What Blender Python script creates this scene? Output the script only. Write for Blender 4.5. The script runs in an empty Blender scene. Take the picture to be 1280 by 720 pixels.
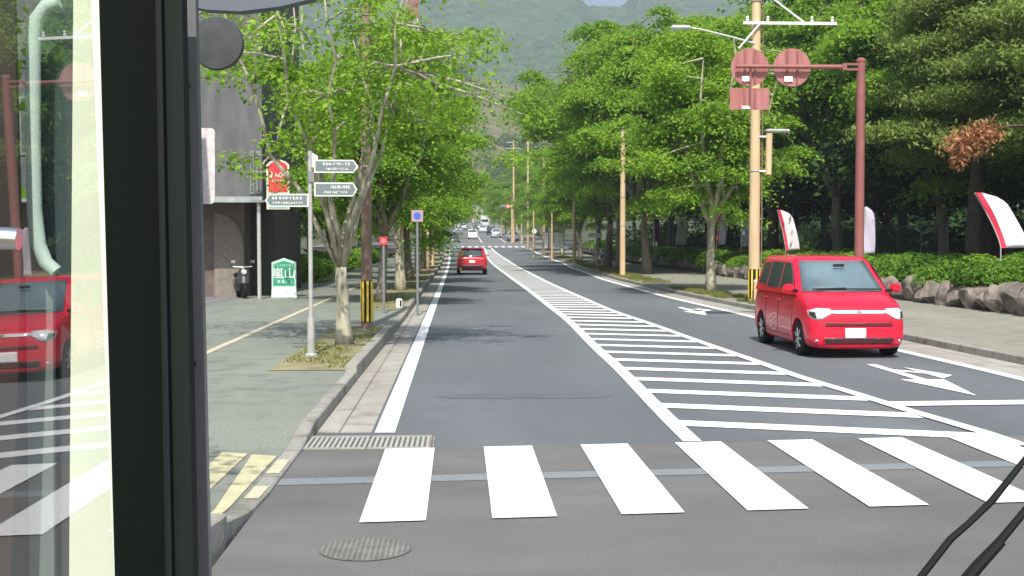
import bpy, bmesh, math, random
import numpy as np
from mathutils import Vector, Matrix, noise
R = math.radians
S = bpy.context.scene
COL = S.collection
rng = random.Random(11)

# ------------------------------------------------------------------ camera, sky, sun, exposure
CAMH = 1.91
F = 1500.0
YAW = math.atan(66 / F)
PITCH = math.atan(58 / F)
cam_d = bpy.data.cameras.new('camera')
cam = bpy.data.objects.new('camera', cam_d); COL.objects.link(cam)
cam_d.sensor_width = 36; cam_d.lens = 36 * F / 1280
cam_d.clip_start = 0.05; cam_d.clip_end = 9000
cam.location = (0, 0, CAMH)
cam.rotation_euler = (R(90) - PITCH, 0, -YAW)
S.camera = cam
CM = cam.rotation_euler.to_matrix()

SUN_EL, SUN_AZ = R(53), R(184)
W = bpy.data.worlds.new('World'); S.world = W; W.use_nodes = True
nt = W.node_tree
sky = nt.nodes.new('ShaderNodeTexSky'); sky.sky_type = 'NISHITA'; sky.sun_disc = False
sky.sun_elevation = SUN_EL; sky.sun_rotation = SUN_AZ; sky.dust_density = 2.5; sky.air_density = 1.1
nt.links.new(sky.outputs[0], nt.nodes['Background'].inputs[0])
nt.nodes['Background'].inputs[1].default_value = 0.15
sun_d = bpy.data.lights.new('sun', 'SUN'); sun_d.energy = 5.0; sun_d.angle = R(0.6); sun_d.color = (1, .96, .88)
sun = bpy.data.objects.new('sun', sun_d); COL.objects.link(sun)
sp = Vector((math.sin(SUN_AZ) * math.cos(SUN_EL), math.cos(SUN_AZ) * math.cos(SUN_EL), math.sin(SUN_EL)))
sun.rotation_euler = sp.to_track_quat('Z', 'Y').to_euler()
S.view_settings.view_transform = 'Standard'; S.view_settings.look = 'None'
S.view_settings.exposure = 0.36; S.view_settings.gamma = 1
S.render.engine = 'CYCLES'
S.cycles.max_bounces = 7; S.cycles.diffuse_bounces = 3; S.cycles.glossy_bounces = 3
S.cycles.transmission_bounces = 4; S.cycles.transparent_max_bounces = 8; S.cycles.volume_bounces = 0
S.cycles.use_denoising = True

# ------------------------------------------------------------------ ground profile and pixel helpers
def g(y):
    if y < 85: return 0.0
    if y < 150: return 0.027 / 130 * (y - 85) ** 2
    return 0.8775 + 0.027 * (min(y, 620) - 150)

def ray(px, py):
    return (CM @ Vector(((px - 640) / F, -(py - 360) / F, -1))).normalized()

def G(px, py, h=0.0):
    """where the sight line through a photograph pixel meets the ground (raised by h)"""
    d = ray(px, py); lo, hi = 1.0, 900.0
    for _ in range(50):
        m = (lo + hi) / 2
        if CAMH + d.z / d.y * m > g(m) + h: lo = m
        else: hi = m
    return Vector((d.x / d.y * lo, lo, g(lo) + h))

def C(px, py, depth):
    """point at a given distance ahead, used for the bus cab round the camera"""
    d = ray(px, py)
    return Vector((0, 0, CAMH)) + d * (depth / d.y)

def poly(tab, y):
    if y <= tab[0][0]: return tab[0][1]
    for (a, u), (b, v) in zip(tab, tab[1:]):
        if y <= b:
            t = (y - a) / (b - a); t = t * t * (3 - 2 * t) * .5 + t * .5
            return u + (v - u) * t
    return tab[-1][1]

LLINE = lambda y: poly([(0, -.73), (30, -.77), (70, -.80), (110, -.9), (160, -1.3), (400, -1.5)], y)
HL = lambda y: poly([(11.2, 2.22), (19, 2.42), (30, 2.65), (48, 2.72), (110, 2.8), (156, 3.3)], y)
HR = lambda y: poly([(11.3, 5.25), (14, 5.0), (17, 4.76), (25, 4.5), (34, 4.18), (53, 4.13), (82, 4.35), (110, 4.55), (156, 4.2)], y)
RLINE = lambda y: poly([(8, 7.95), (17, 7.8), (21, 7.7), (31, 7.4), (42, 7.15), (57, 7.2), (82, 8.0), (104, 8.9), (135, 9.0), (200, 8.3), (420, 7)], y)
RK = lambda y: RLINE(y) + poly([(0, .85), (20, .95), (35, .8), (60, .6), (400, .6)], y)
LK = lambda y: LLINE(y) - poly([(0, .72), (12, .68), (30, .55), (400, .55)], y)
XR = 13.75          # stone wall line

# ------------------------------------------------------------------ materials
def nodes(name):
    m = bpy.data.materials.new(name); m.use_nodes = True
    return m, m.node_tree, m.node_tree.nodes['Principled BSDF']

def mat(name, col, rough=.6, metal=0, coat=0, var=0.0, scale=8, bump=0, bscale=60, col2=None, detail=4, spec=None, stretch=None):
    """plain procedural material: noise-driven colour variation plus bump"""
    m, t, b = nodes(name)
    b.inputs['Base Color'].default_value = (*col, 1); b.inputs['Roughness'].default_value = rough
    b.inputs['Metallic'].default_value = metal; b.inputs['Coat Weight'].default_value = coat
    if spec is not None: b.inputs['Specular IOR Level'].default_value = spec
    tc = t.nodes.new('ShaderNodeTexCoord'); src = tc.outputs['Object']
    if stretch:
        mp = t.nodes.new('ShaderNodeMapping'); mp.inputs['Scale'].default_value = stretch
        t.links.new(src, mp.inputs[0]); src = mp.outputs[0]
    if var or col2:
        n = t.nodes.new('ShaderNodeTexNoise'); n.inputs['Scale'].default_value = scale; n.inputs['Detail'].default_value = detail
        t.links.new(src, n.inputs['Vector'])
        r = t.nodes.new('ShaderNodeValToRGB'); r.color_ramp.elements[0].position = .35; r.color_ramp.elements[1].position = .67
        c2 = col2 or tuple(min(1, c * (1 + var)) for c in col)
        c1 = col if col2 else tuple(c * (1 - var) for c in col)
        r.color_ramp.elements[0].color = (*c1, 1); r.color_ramp.elements[1].color = (*c2, 1)
        t.links.new(n.outputs[0], r.inputs[0]); t.links.new(r.outputs[0], b.inputs['Base Color'])
    if bump:
        n2 = t.nodes.new('ShaderNodeTexNoise'); n2.inputs['Scale'].default_value = bscale; n2.inputs['Detail'].default_value = 5
        t.links.new(src, n2.inputs['Vector'])
        bp = t.nodes.new('ShaderNodeBump'); bp.inputs['Strength'].default_value = bump; bp.inputs['Distance'].default_value = .02
        t.links.new(n2.outputs[0], bp.inputs['Height']); t.links.new(bp.outputs[0], b.inputs['Normal'])
    return m

def surface_mat(name, c1, c2, c3, big=.35, fine=90, rough=.85, bump=.35, seams=None, long=(1, .25, 1)):
    """paving: large blotches stretched along the road, fine aggregate grain"""
    m, t, b = nodes(name); L = t.links.new
    tc = t.nodes.new('ShaderNodeTexCoord')
    mp = t.nodes.new('ShaderNodeMapping'); mp.inputs['Scale'].default_value = long; L(tc.outputs['Object'], mp.inputs[0])
    n1 = t.nodes.new('ShaderNodeTexNoise'); n1.inputs['Scale'].default_value = big; n1.inputs['Detail'].default_value = 6; L(mp.outputs[0], n1.inputs['Vector'])
    n2 = t.nodes.new('ShaderNodeTexNoise'); n2.inputs['Scale'].default_value = fine; n2.inputs['Detail'].default_value = 3; L(tc.outputs['Object'], n2.inputs['Vector'])
    n3 = t.nodes.new('ShaderNodeTexNoise'); n3.inputs['Scale'].default_value = 2.3; n3.inputs['Detail'].default_value = 7; L(tc.outputs['Object'], n3.inputs['Vector'])
    r1 = t.nodes.new('ShaderNodeValToRGB'); e = r1.color_ramp.elements
    e[0].position = .34; e[0].color = (*c1, 1); e[1].position = .66; e[1].color = (*c2, 1); L(n1.outputs[0], r1.inputs[0])
    mx = t.nodes.new('ShaderNodeMix'); mx.data_type = 'RGBA'
    r3 = t.nodes.new('ShaderNodeValToRGB'); r3.color_ramp.elements[0].position = .5; r3.color_ramp.elements[1].position = .72
    L(n3.outputs[0], r3.inputs[0]); L(r3.outputs[0], mx.inputs[0]); L(r1.outputs[0], mx.inputs[6]); mx.inputs[7].default_value = (*c3, 1)
    mg = t.nodes.new('ShaderNodeMix'); mg.data_type = 'RGBA'; mg.blend_type = 'MULTIPLY'; mg.inputs[0].default_value = 1
    rg = t.nodes.new('ShaderNodeValToRGB'); rg.color_ramp.elements[0].position = .3; rg.color_ramp.elements[0].color = (.72, .72, .72, 1)
    rg.color_ramp.elements[1].position = .7; rg.color_ramp.elements[1].color = (1.25, 1.25, 1.25, 1)
    L(n2.outputs[0], rg.inputs[0]); L(mx.outputs[2], mg.inputs[6]); L(rg.outputs[0], mg.inputs[7])
    out = mg.outputs[2]
    if seams:
        w = t.nodes.new('ShaderNodeTexBrick'); w.inputs['Scale'].default_value = 1; w.inputs['Brick Width'].default_value = seams[0]
        w.inputs['Row Height'].default_value = seams[1]; w.inputs['Mortar Size'].default_value = seams[2]; w.offset = seams[3] if len(seams) > 3 else 0
        w.inputs['Color1'].default_value = (1, 1, 1, 1); w.inputs['Color2'].default_value = (.93, .93, .93, 1); w.inputs['Mortar'].default_value = (.45, .45, .43, 1)
        L(tc.outputs['Object'], w.inputs['Vector'])
        ms = t.nodes.new('ShaderNodeMix'); ms.data_type = 'RGBA'; ms.blend_type = 'MULTIPLY'; ms.inputs[0].default_value = 1
        L(out, ms.inputs[6]); L(w.outputs[0], ms.inputs[7]); out = ms.outputs[2]
    L(out, b.inputs['Base Color']); b.inputs['Roughness'].default_value = rough
    bp = t.nodes.new('ShaderNodeBump'); bp.inputs['Strength'].default_value = bump; bp.inputs['Distance'].default_value = .006
    L(n2.outputs[0], bp.inputs['Height']); L(bp.outputs[0], b.inputs['Normal'])
    return m

def leaf_mat(name, dark, light, trans=.35, rough=.55, yellow=None):
    m, t, b = nodes(name); L = t.links.new
    ge = t.nodes.new('ShaderNodeNewGeometry'); tc = t.nodes.new('ShaderNodeTexCoord')
    n = t.nodes.new('ShaderNodeTexNoise'); n.inputs['Scale'].default_value = .6; n.inputs['Detail'].default_value = 4; L(tc.outputs['Object'], n.inputs['Vector'])
    a = t.nodes.new('ShaderNodeMath'); a.operation = 'MULTIPLY_ADD'; a.inputs[1].default_value = .38; L(ge.outputs['Random Per Island'], a.inputs[0])
    a2 = t.nodes.new('ShaderNodeMath'); a2.operation = 'MULTIPLY'; a2.inputs[1].default_value = .85; L(n.outputs[0], a2.inputs[0]); L(a2.outputs[0], a.inputs[2])
    r = t.nodes.new('ShaderNodeValToRGB'); r.color_ramp.elements[0].position = .3; r.color_ramp.elements[0].color = (*dark, 1)
    r.color_ramp.elements[1].position = .85; r.color_ramp.elements[1].color = (*light, 1)
    if yellow:
        e = r.color_ramp.elements.new(.97); e.color = (*yellow, 1)
    L(a.outputs[0], r.inputs[0]); L(r.outputs[0], b.inputs['Base Color']); b.inputs['Roughness'].default_value = rough
    b.inputs['Specular IOR Level'].default_value = .12
    tr = t.nodes.new('ShaderNodeBsdfTranslucent'); L(r.outputs[0], tr.inputs[0])
    mx = t.nodes.new('ShaderNodeMixShader'); mx.inputs[0].default_value = trans
    L(b.outputs[0], mx.inputs[1]); L(tr.outputs[0], mx.inputs[2]); L(mx.outputs[0], t.nodes['Material Output'].inputs[0])
    return m

def emit_mat(name, col, s):
    m, t, b = nodes(name); b.inputs['Emission Color'].default_value = (*col, 1); b.inputs['Emission Strength'].default_value = s
    b.inputs['Base Color'].default_value = (*col, 1); return m

M = {}
M['asphalt_new'] = surface_mat('new asphalt', (.092, .103, .112), (.124, .136, .144), (.100, .111, .120), big=.5, fine=120)
M['asphalt_old'] = surface_mat('old asphalt', (.100, .099, .099), (.140, .138, .137), (.118, .116, .115), big=.9, fine=80, long=(.5, 1, 1))
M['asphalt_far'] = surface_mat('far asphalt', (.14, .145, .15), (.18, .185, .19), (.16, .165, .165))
M['walk'] = surface_mat('green grey pavement', (.155, .172, .145), (.20, .215, .182), (.13, .137, .115), big=.55, fine=60, long=(1, .4, 1))
M['walk_right'] = surface_mat('brown grey pavement', (.20, .205, .165), (.25, .245, .20), (.165, .155, .125), big=.5, fine=60, long=(1, .35, 1))
M['forecourt'] = surface_mat('forecourt paving', (.16, .16, .165), (.2, .2, .2), (.14, .14, .14), seams=(.6, .6, .02))
M['gutter'] = surface_mat('gutter concrete', (.28, .265, .235), (.36, .345, .31), (.22, .2, .17), big=1.2, fine=70, seams=(.6, 2.0, .012))
M['kerb'] = surface_mat('kerb concrete', (.24, .235, .21), (.32, .31, .28), (.15, .145, .115), big=1.5, fine=50, seams=(9, .6, .012))
M['soil'] = surface_mat('soil', (.19, .17, .09), (.27, .24, .13), (.14, .125, .06), big=2, fine=30, long=(1, 1, 1), bump=.8)
M['terrain'] = surface_mat('terrain', (.06, .07, .035), (.09, .10, .045), (.07, .055, .035), big=.1, fine=8, long=(1, 1, 1))
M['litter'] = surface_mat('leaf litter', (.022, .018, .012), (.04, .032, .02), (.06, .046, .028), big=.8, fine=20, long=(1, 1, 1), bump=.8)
def paint_mat(name, col, worn, amt):
    m, t, b = nodes(name); L = t.links.new
    tc = t.nodes.new('ShaderNodeTexCoord')
    n = t.nodes.new('ShaderNodeTexNoise'); n.inputs['Scale'].default_value = 14; n.inputs['Detail'].default_value = 9; n.inputs['Roughness'].default_value = .7
    L(tc.outputs['Object'], n.inputs['Vector'])
    r = t.nodes.new('ShaderNodeValToRGB'); r.color_ramp.elements[0].position = amt; r.color_ramp.elements[0].color = (*worn, 1)
    r.color_ramp.elements[1].position = amt + .16; r.color_ramp.elements[1].color = (*col, 1)
    L(n.outputs[0], r.inputs[0]); L(r.outputs[0], b.inputs['Base Color']); b.inputs['Roughness'].default_value = .6
    return m
M['paint'] = paint_mat('road paint', (.80, .80, .80), (.42, .42, .42), .27)
M['paint_walk'] = paint_mat('worn pavement paint', (.52, .48, .34), (.32, .31, .23), .36)
M['tactile'] = mat('yellow tactile paving', (.46, .43, .27), .8, var=.10, scale=5, bump=.5, bscale=18)
M['white'] = mat('white paint', (.75, .75, .73), .5, var=.06)
M['cream_pole'] = mat('tan pole', (.56, .40, .235), .75, var=.14, scale=5, bump=.3, stretch=(1, 1, .15))
M['brown_pole'] = mat('brown pole', (.20, .135, .10), .8, var=.15, scale=6, bump=.3, stretch=(1, 1, .15))
M['maroon'] = mat('maroon metal', (.24, .085, .075), .45, var=.10, scale=3)
M['maroon_sign'] = mat('maroon sign back', (.30, .10, .09), .5, col2=(.38, .16, .145), scale=5, stretch=(2, 1, .2))
M['steel'] = mat('galvanised steel', (.52, .52, .50), .45, metal=.4, var=.08, scale=10)
M['steel_dark'] = mat('grey steel', (.22, .23, .23), .5, metal=.3)
M['black'] = mat('black rubber', (.010, .011, .012), .7, spec=.2)
M['black_gloss'] = mat('black plastic', (.02, .021, .023), .35)
M['yellow'] = mat('yellow band', (.78, .56, .05), .5)
M['sign_grey'] = mat('sign slate', (.15, .185, .185), .5)
M['sign_white'] = mat('sign white', (.75, .77, .74), .5)
M['sign_red'] = mat('sign red', (.62, .03, .045), .45)
M['sign_green'] = mat('sign green', (.03, .27, .15), .45)
M['sign_mint'] = mat('sign mint', (.42, .62, .52), .5)
M['sign_blue'] = mat('sign blue', (.05, .12, .55), .45)
M['sign_pink'] = mat('sign pinkish', (.38, .25, .26), .5)
M['bark_pale'] = mat('pale bark', (.44, .41, .31), .85, col2=(.17, .16, .11), scale=7, bump=.6, bscale=25, stretch=(1, 1, .3))
M['bark'] = mat('zelkova bark', (.19, .17, .13), .9, col2=(.11, .095, .07), scale=7, bump=.7, bscale=25, stretch=(1, 1, .3))
M['bark_dark'] = mat('pine bark', (.045, .036, .03), .9, col2=(.085, .065, .05), scale=8, bump=.8, bscale=20, stretch=(1, 1, .4))
M['leaf_a'] = leaf_mat('bright zelkova leaves', (.125, .26, .025), (.34, .54, .06), .56, yellow=(.42, .55, .09))
M['leaf_b'] = leaf_mat('mid zelkova leaves', (.10, .225, .025), (.29, .48, .055), .55)
M['leaf_c'] = leaf_mat('yellow green leaves', (.17, .29, .03), (.36, .52, .06), .54, yellow=(.32, .36, .05))
M['leaf_pine'] = leaf_mat('pine needles', (.11, .175, .032), (.27, .36, .085), .38)
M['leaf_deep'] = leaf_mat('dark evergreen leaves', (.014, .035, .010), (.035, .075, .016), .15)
M['leaf_bush'] = leaf_mat('azalea leaves', (.05, .13, .012), (.14, .27, .03), .3)
M['leaf_dead'] = leaf_mat('dead brown needles', (.22, .09, .04), (.42, .20, .10), .2)
M['leaf_far'] = leaf_mat('far woodland leaves', (.055, .11, .02), (.14, .22, .035), .3, yellow=(.25, .28, .06))
M['rock'] = mat('pinkish rock', (.075, .065, .055), .9, col2=(.27, .22, .19), scale=2.6, bump=.9, bscale=9)
M['red_car'] = mat('red car paint', (.60, .003, .030), .32, coat=.45)
M['red_car2'] = mat('deep red car paint', (.50, .005, .025), .3, coat=1.0)
M['white_car'] = mat('white car paint', (.75, .76, .77), .3, coat=1.0)
M['silver_car'] = mat('silver car paint', (.35, .36, .38), .3, metal=.5, coat=.8)
M['dark_car'] = mat('dark car paint', (.03, .032, .04), .3, coat=1.0)
M['glass'] = mat('car glass', (.05, .062, .068), .06, spec=.9)
M['glass_front'] = mat('windscreen glass', (.125, .185, .21), .06, spec=1.0, col2=(.075, .11, .125), scale=1.1)
M['chrome'] = mat('chrome', (.8, .8, .8), .15, metal=1)
M['alu'] = mat('wheel alloy', (.5, .5, .5), .35, metal=.7)
M['post_grey'] = mat('weathered white post', (.36, .36, .34), .55, var=.12, scale=6)
M['fence'] = mat('dark green fence paint', (.02, .03, .025), .6)
M['lamp'] = mat('headlight lens', (.75, .77, .8), .12, coat=1, spec=.9, col2=(.35, .36, .38), scale=9)
M['tail'] = mat('tail lamp lens', (.5, .02, .02), .15, coat=1)
M['swoosh'] = mat('pale pink swoosh', (.78, .45, .5), .4)
M['wall_dark'] = mat('dark grey wall', (.085, .085, .09), .8, col2=(.13, .13, .135), scale=1.3, bump=.3, stretch=(2, 2, .5))
M['wall_brown'] = mat('brown tiled wall', (.10, .075, .065), .7, col2=(.15, .115, .10), scale=3)
M['wall_cream'] = mat('cream wall', (.42, .39, .33), .8, var=.1)
M['concrete'] = mat('gate concrete', (.30, .32, .31), .8, var=.15, scale=4, bump=.3)
M['hill'] = None

M['grass'] = leaf_mat('dry grass', (.12, .13, .04), (.22, .24, .07), .2)

# ------------------------------------------------------------------ object helpers
def tag(o, label=None, cat=None, group=None, kind=None):
    if label: o['label'] = label
    if cat: o['category'] = cat
    if group: o['group'] = group
    if kind: o['kind'] = kind
    return o

def empty(name, loc, label, cat, group=None, rz=0):
    o = bpy.data.objects.new(name, None); COL.objects.link(o)
    o.location = loc; o.rotation_euler = (0, 0, rz); o.empty_display_size = .2
    return tag(o, label, cat, group)

def link_mesh(name, me, m, parent=None, smooth=False):
    if m is not None and not me.materials: me.materials.append(m)
    if smooth: me.polygons.foreach_set('use_smooth', [True] * len(me.polygons))
    o = bpy.data.objects.new(name, me); COL.objects.link(o)
    if parent: o.parent = parent
    return o

class MB:
    def __init__(s): s.v = []; s.f = []
    def add(s, v, f):
        n = len(s.v); s.v += [tuple(p) for p in v]; s.f += [tuple(i + n for i in q) for q in f]; return s
    def box(s, c, d, rz=0, bev=0.0):
        x, y, z = d[0] / 2, d[1] / 2, d[2] / 2
        mt = Matrix.Rotation(rz, 3, 'Z'); c = Vector(c)
        if bev:
            vs = []; fs = []
            bm = bmesh.new(); bmesh.ops.create_cube(bm, size=1)
            for v in bm.verts: v.co = Vector((v.co.x * d[0], v.co.y * d[1], v.co.z * d[2]))
            bmesh.ops.bevel(bm, geom=bm.edges[:], offset=bev, segments=2, affect='EDGES')
            bm.verts.index_update()
            vs = [c + mt @ v.co for v in bm.verts]; fs = [[v.index for v in f.verts] for f in bm.faces]; bm.free()
            return s.add(vs, fs)
        vs = [c + mt @ Vector((a * x, b * y, k * z)) for a in (-1, 1) for b in (-1, 1) for k in (-1, 1)]
        return s.add(vs, [(0, 1, 3, 2), (4, 6, 7, 5), (0, 4, 5, 1), (2, 3, 7, 6), (0, 2, 6, 4), (1, 5, 7, 3)])
    def tube(s, pts, rad, n=10, cap=True):
        pts = [Vector(p) for p in pts]
        if not isinstance(rad, (list, tuple)): rad = [rad] * len(pts)
        rings = []; base = len(s.v)
        up = None
        for i, p in enumerate(pts):
            d = (pts[min(i + 1, len(pts) - 1)] - pts[max(i - 1, 0)]).normalized()
            if up is None: up = Vector((1, 0, 0)) if abs(d.x) < .9 else Vector((0, 1, 0))
            a = (up - d * up.dot(d)).normalized(); up = a; b = d.cross(a)
            s.v += [tuple(p + (a * math.cos(2 * math.pi * k / n) + b * math.sin(2 * math.pi * k / n)) * rad[i]) for k in range(n)]
        for i in range(len(pts) - 1):
            for k in range(n):
                k2 = (k + 1) % n; o = base + i * n
                s.f.append((o + k, o + k2, o + n + k2, o + n + k))
        if cap:
            s.f.append(tuple(base + k for k in reversed(range(n)))); o = base + (len(pts) - 1) * n
            s.f.append(tuple(o + k for k in range(n)))
        return s
    def lathe(s, prof, c, axis='Z', n=24):
        base = len(s.v); c = Vector(c)
        for r_, h in prof:
            for k in range(n):
                a = 2 * math.pi * k / n
                p = Vector((r_ * math.cos(a), r_ * math.sin(a), h))
                if axis == 'X': p = Vector((p.z, p.x, p.y))
                if axis == 'Y': p = Vector((p.x, p.z, p.y))
                s.v.append(tuple(c + p))
        for i in range(len(prof) - 1):
            for k in range(n):
                k2 = (k + 1) % n; o = base + i * n
                s.f.append((o + k, o + k2, o + n + k2, o + n + k))
        s.f.append(tuple(base + k for k in range(n))); o = base + (len(prof) - 1) * n; s.f.append(tuple(o + k for k in range(n)))
        return s
    def prism(s, outline, axis_fn, t0, t1):
        """outline: 2-D points; axis_fn(u, v, t) -> 3-D"""
        n = len(outline); b = len(s.v)
        for t in (t0, t1): s.v += [tuple(axis_fn(u, v, t)) for u, v in outline]
        s.f.append(tuple(b + i for i in range(n))); s.f.append(tuple(b + n + i for i in reversed(range(n))))
        for i in range(n):
            j = (i + 1) % n; s.f.append((b + i, b + n + i, b + n + j, b + j))
        return s
    def build(s, name, m, parent=None, smooth=False, auto=None):
        me = bpy.data.meshes.new(name); me.from_pydata(s.v, [], s.f); me.validate()
        bm = bmesh.new(); bm.from_mesh(me); bmesh.ops.recalc_face_normals(bm, faces=bm.faces[:]); bm.to_mesh(me); bm.free()
        if smooth:
            me.polygons.foreach_set('use_smooth', [True] * len(me.polygons))
            ang = auto or R(40)
            try: me.set_sharp_from_angle(angle=ang)
            except Exception: pass
        return link_mesh(name, me, m, parent)

def single(name, mb, m, label, cat, group=None, smooth=False, loc=None):
    o = mb.build(name, m, None, smooth)
    if loc is not None: o.location = loc
    return tag(o, label, cat, group)

def copy_tree(o, loc=None, rz=None, label=None, group=None, scale=None, cat=None):
    kids = o.children
    c = o.copy(); COL.objects.link(c)
    for ch in kids:
        k = ch.copy(); COL.objects.link(k); k.parent = c
        for gch in ch.children:
            q = gch.copy(); COL.objects.link(q); q.parent = k
    if loc is not None: c.location = loc
    if rz is not None: c.rotation_euler.z = rz
    if label: c['label'] = label
    if group: c['group'] = group
    if scale: c.scale = scale if isinstance(scale, (list, tuple)) else (scale,) * 3
    return c

def struct(name, me_or_mb, m, kind='structure'):
    o = me_or_mb.build(name, m) if isinstance(me_or_mb, MB) else link_mesh(name, me_or_mb, m)
    o['kind'] = kind; return o

def strip(mb, xa, xb, y0, y1, h, step=None, taper=None):
    """ground-following sheet between two lateral curves"""
    ys = []; y = y0
    while y < y1 - 1e-6:
        ys.append(y); y += step or max(.8, y * .04)
    ys.append(y1); b = len(mb.v)
    fa = xa if callable(xa) else (lambda _: xa); fb = xb if callable(xb) else (lambda _: xb)
    for y in ys:
        mb.v += [(fa(y), y, g(y) + h), (fb(y), y, g(y) + h)]
    for i in range(len(ys) - 1):
        o = b + 2 * i; mb.f.append((o, o + 1, o + 3, o + 2))
    return mb

def quad(mb, pts, h):
    b = len(mb.v); mb.v += [(x, y, g(y) + h) for x, y in pts]; mb.f.append(tuple(range(b, b + len(pts)))); return mb

# ------------------------------------------------------------------ setting: ground, roads, pavements
def big_ground():
    mb = MB(); ys = [-80, 0, 20, 40, 60, 85, 95, 105, 115, 125, 135, 150, 200, 300, 450, 620, 900, 1500, 2600, 5000]
    xs = [-3000, -600, -120, -30, 0, 30, 120, 600, 3000]
    for y in ys: mb.v += [(x, y, g(y) - .16) for x in xs]
    n = len(xs)
    for j in range(len(ys) - 1):
        for i in range(n - 1): mb.f.append((j * n + i, j * n + i + 1, (j + 1) * n + i + 1, (j + 1) * n + i))
    return mb
struct('terrain', big_ground(), M['terrain'])
EDGE = lambda x: 11.10 + .085 * (x - 0)           # where new asphalt begins (slightly skewed)
mb = MB()
quad(mb, [(LK(8) - .02, -60), (40, -60), (40, EDGE(40)), (LK(8) - .02, EDGE(-1.5))], 0.0)
struct('junction_road', mb, M['asphalt_old'])
mb = MB(); strip(mb, LK, RK, 14, 157, 0.0)
quad(mb, [(LK(12), EDGE(-1.5)), (RK(12), EDGE(9)), (RK(14), 14), (LK(14), 14)], 0.0)
struct('road', mb, M['asphalt_new'])
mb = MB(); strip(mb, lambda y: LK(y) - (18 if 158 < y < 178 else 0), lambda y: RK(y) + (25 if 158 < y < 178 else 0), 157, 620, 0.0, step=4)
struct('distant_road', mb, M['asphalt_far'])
# pavements
def pavement(name, xk, xo, y0, y1, m, h=.12):
    mb = MB(); strip(mb, xk, xo, y0, y1, h)
    return struct(name, mb, m)
pavement('left_pavement', lambda y: LK(y) - .14, lambda y: -6.9, 12.1, 157, M['walk'])
pavement('left_pavement_beyond', lambda y: LK(y) - .14, lambda y: -6.9, 179, 450, M['walk'])
pavement('forecourt', lambda y: -6.9, lambda y: -26, 6.2, 60, M['forecourt'], .116)
pavement('right_pavement', lambda y: RK(y) + .15, lambda y: XR + .35, 20, 157, M['walk_right'])
pavement('right_pavement_beyond', lambda y: RK(y) + .15, lambda y: XR + .35, 179, 450, M['walk_right'])
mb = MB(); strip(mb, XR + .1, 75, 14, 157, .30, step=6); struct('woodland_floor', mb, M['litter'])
mb = MB(); quad(mb, [(RK(12.5) + .15, 12.6), (XR + .35, 12.6), (XR + .35, 20), (RK(20) + .15, 20)], .12); struct('right_pavement_corner', mb, M['walk_right'])
# near-left corner of the pavement, dropping to the crossing
mb = MB()
K0 = G(262, 705, .12)
def corner_x(y): return poly([(5.6, -2.35), (6.6, -1.82), (7.6, -1.62), (9, -1.56), (12.1, LK(12.1) - .14)], y)
def corner_h(y): return poly([(7.6, .12), (8.4, .03), (10.9, .025), (12.1, .12)], y)
ys = [5.6 + i * .05 for i in range(131)]
ys[-1] = 12.1
for y in ys:
    for k, t in enumerate((0, .12, .3, 1)):
        x = corner_x(y) + (-6.9 - corner_x(y)) * t
        hh = corner_h(y) * (1 - min(1, t / .3)) + .12 * min(1, t / .3)
        mb.v.append((x, y, hh))
for j in range(len(ys) - 1):
    for k in range(3): o = j * 4 + k; mb.f.append((o, o + 1, o + 5, o + 4))
struct('left_pavement_corner', mb, M['walk'])

def kerb_run(xf, y0, y1, w, top, side, name, m, step=None, ends=True):
    mb = MB(); ys = []; y = y0
    while y < y1 - 1e-6: ys.append(y); y += step or max(.8, y * .04)
    ys.append(y1)
    tf = top if callable(top) else (lambda _: top)
    for y in ys:
        x = xf(y); z = g(y)
        mb.v += [(x, y, z - .1), (x + side * .015, y, z + tf(y) - .012), (x + side * .03, y, z + tf(y)), (x + side * w, y, z + tf(y)), (x + side * w, y, z - .1)]
    for i in range(len(ys) - 1):
        for k in range(4): o = i * 5 + k; mb.f.append((o, o + 1, o + 6, o + 5))
    mb.f.append((0, 1, 2, 3, 4)); o = (len(ys) - 1) * 5; mb.f.append((o + 4, o + 3, o + 2, o + 1, o))
    return struct(name, mb, m)
kerb_run(LK, 12.1, 16.6, .142, .125, -1, 'kerb_near', M['kerb'])
kerb_run(LK, 16.6, 25.5, .17, .20, -1, 'planter_kerb', M['kerb'])
kerb_run(LK, 25.5, 31.5, .142, .126, -1, 'kerb_between', M['kerb'])
kerb_run(LK, 31.5, 157, .17, .18, -1, 'kerb_left', M['kerb'])
kerb_run(LK, 179, 450, .15, .125, -1, 'kerb_left_beyond', M['kerb'])
kerb_run(lambda y: corner_x(y) + .14, 5.6, 7.7, .145, lambda y: .17, -1, 'kerb_corner', M['kerb'], step=.25)
kerb_run(lambda y: corner_x(y) + .14, 7.7, 12.1, .145, lambda y: corner_h(y) + .006, -1, 'dropped_kerb', M['kerb'], step=.25)
kerb_run(RK, 12.6, 157, .155, .125, 1, 'kerb_right', M['kerb'])
kerb_run(RK, 179, 450, .155, .125, 1, 'kerb_right_beyond', M['kerb'])
mb = MB(); strip(mb, lambda y: LK(y) + .002, lambda y: LLINE(y) - .135, 11.95, 157, .004, step=1.5); struct('gutter_left', mb, M['gutter'])
mb = MB(); strip(mb, lambda y: RLINE(y) + .13, lambda y: RK(y) - .002, 12.6, 157, .004, step=1.5); struct('gutter_right', mb, M['gutter'])
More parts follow.
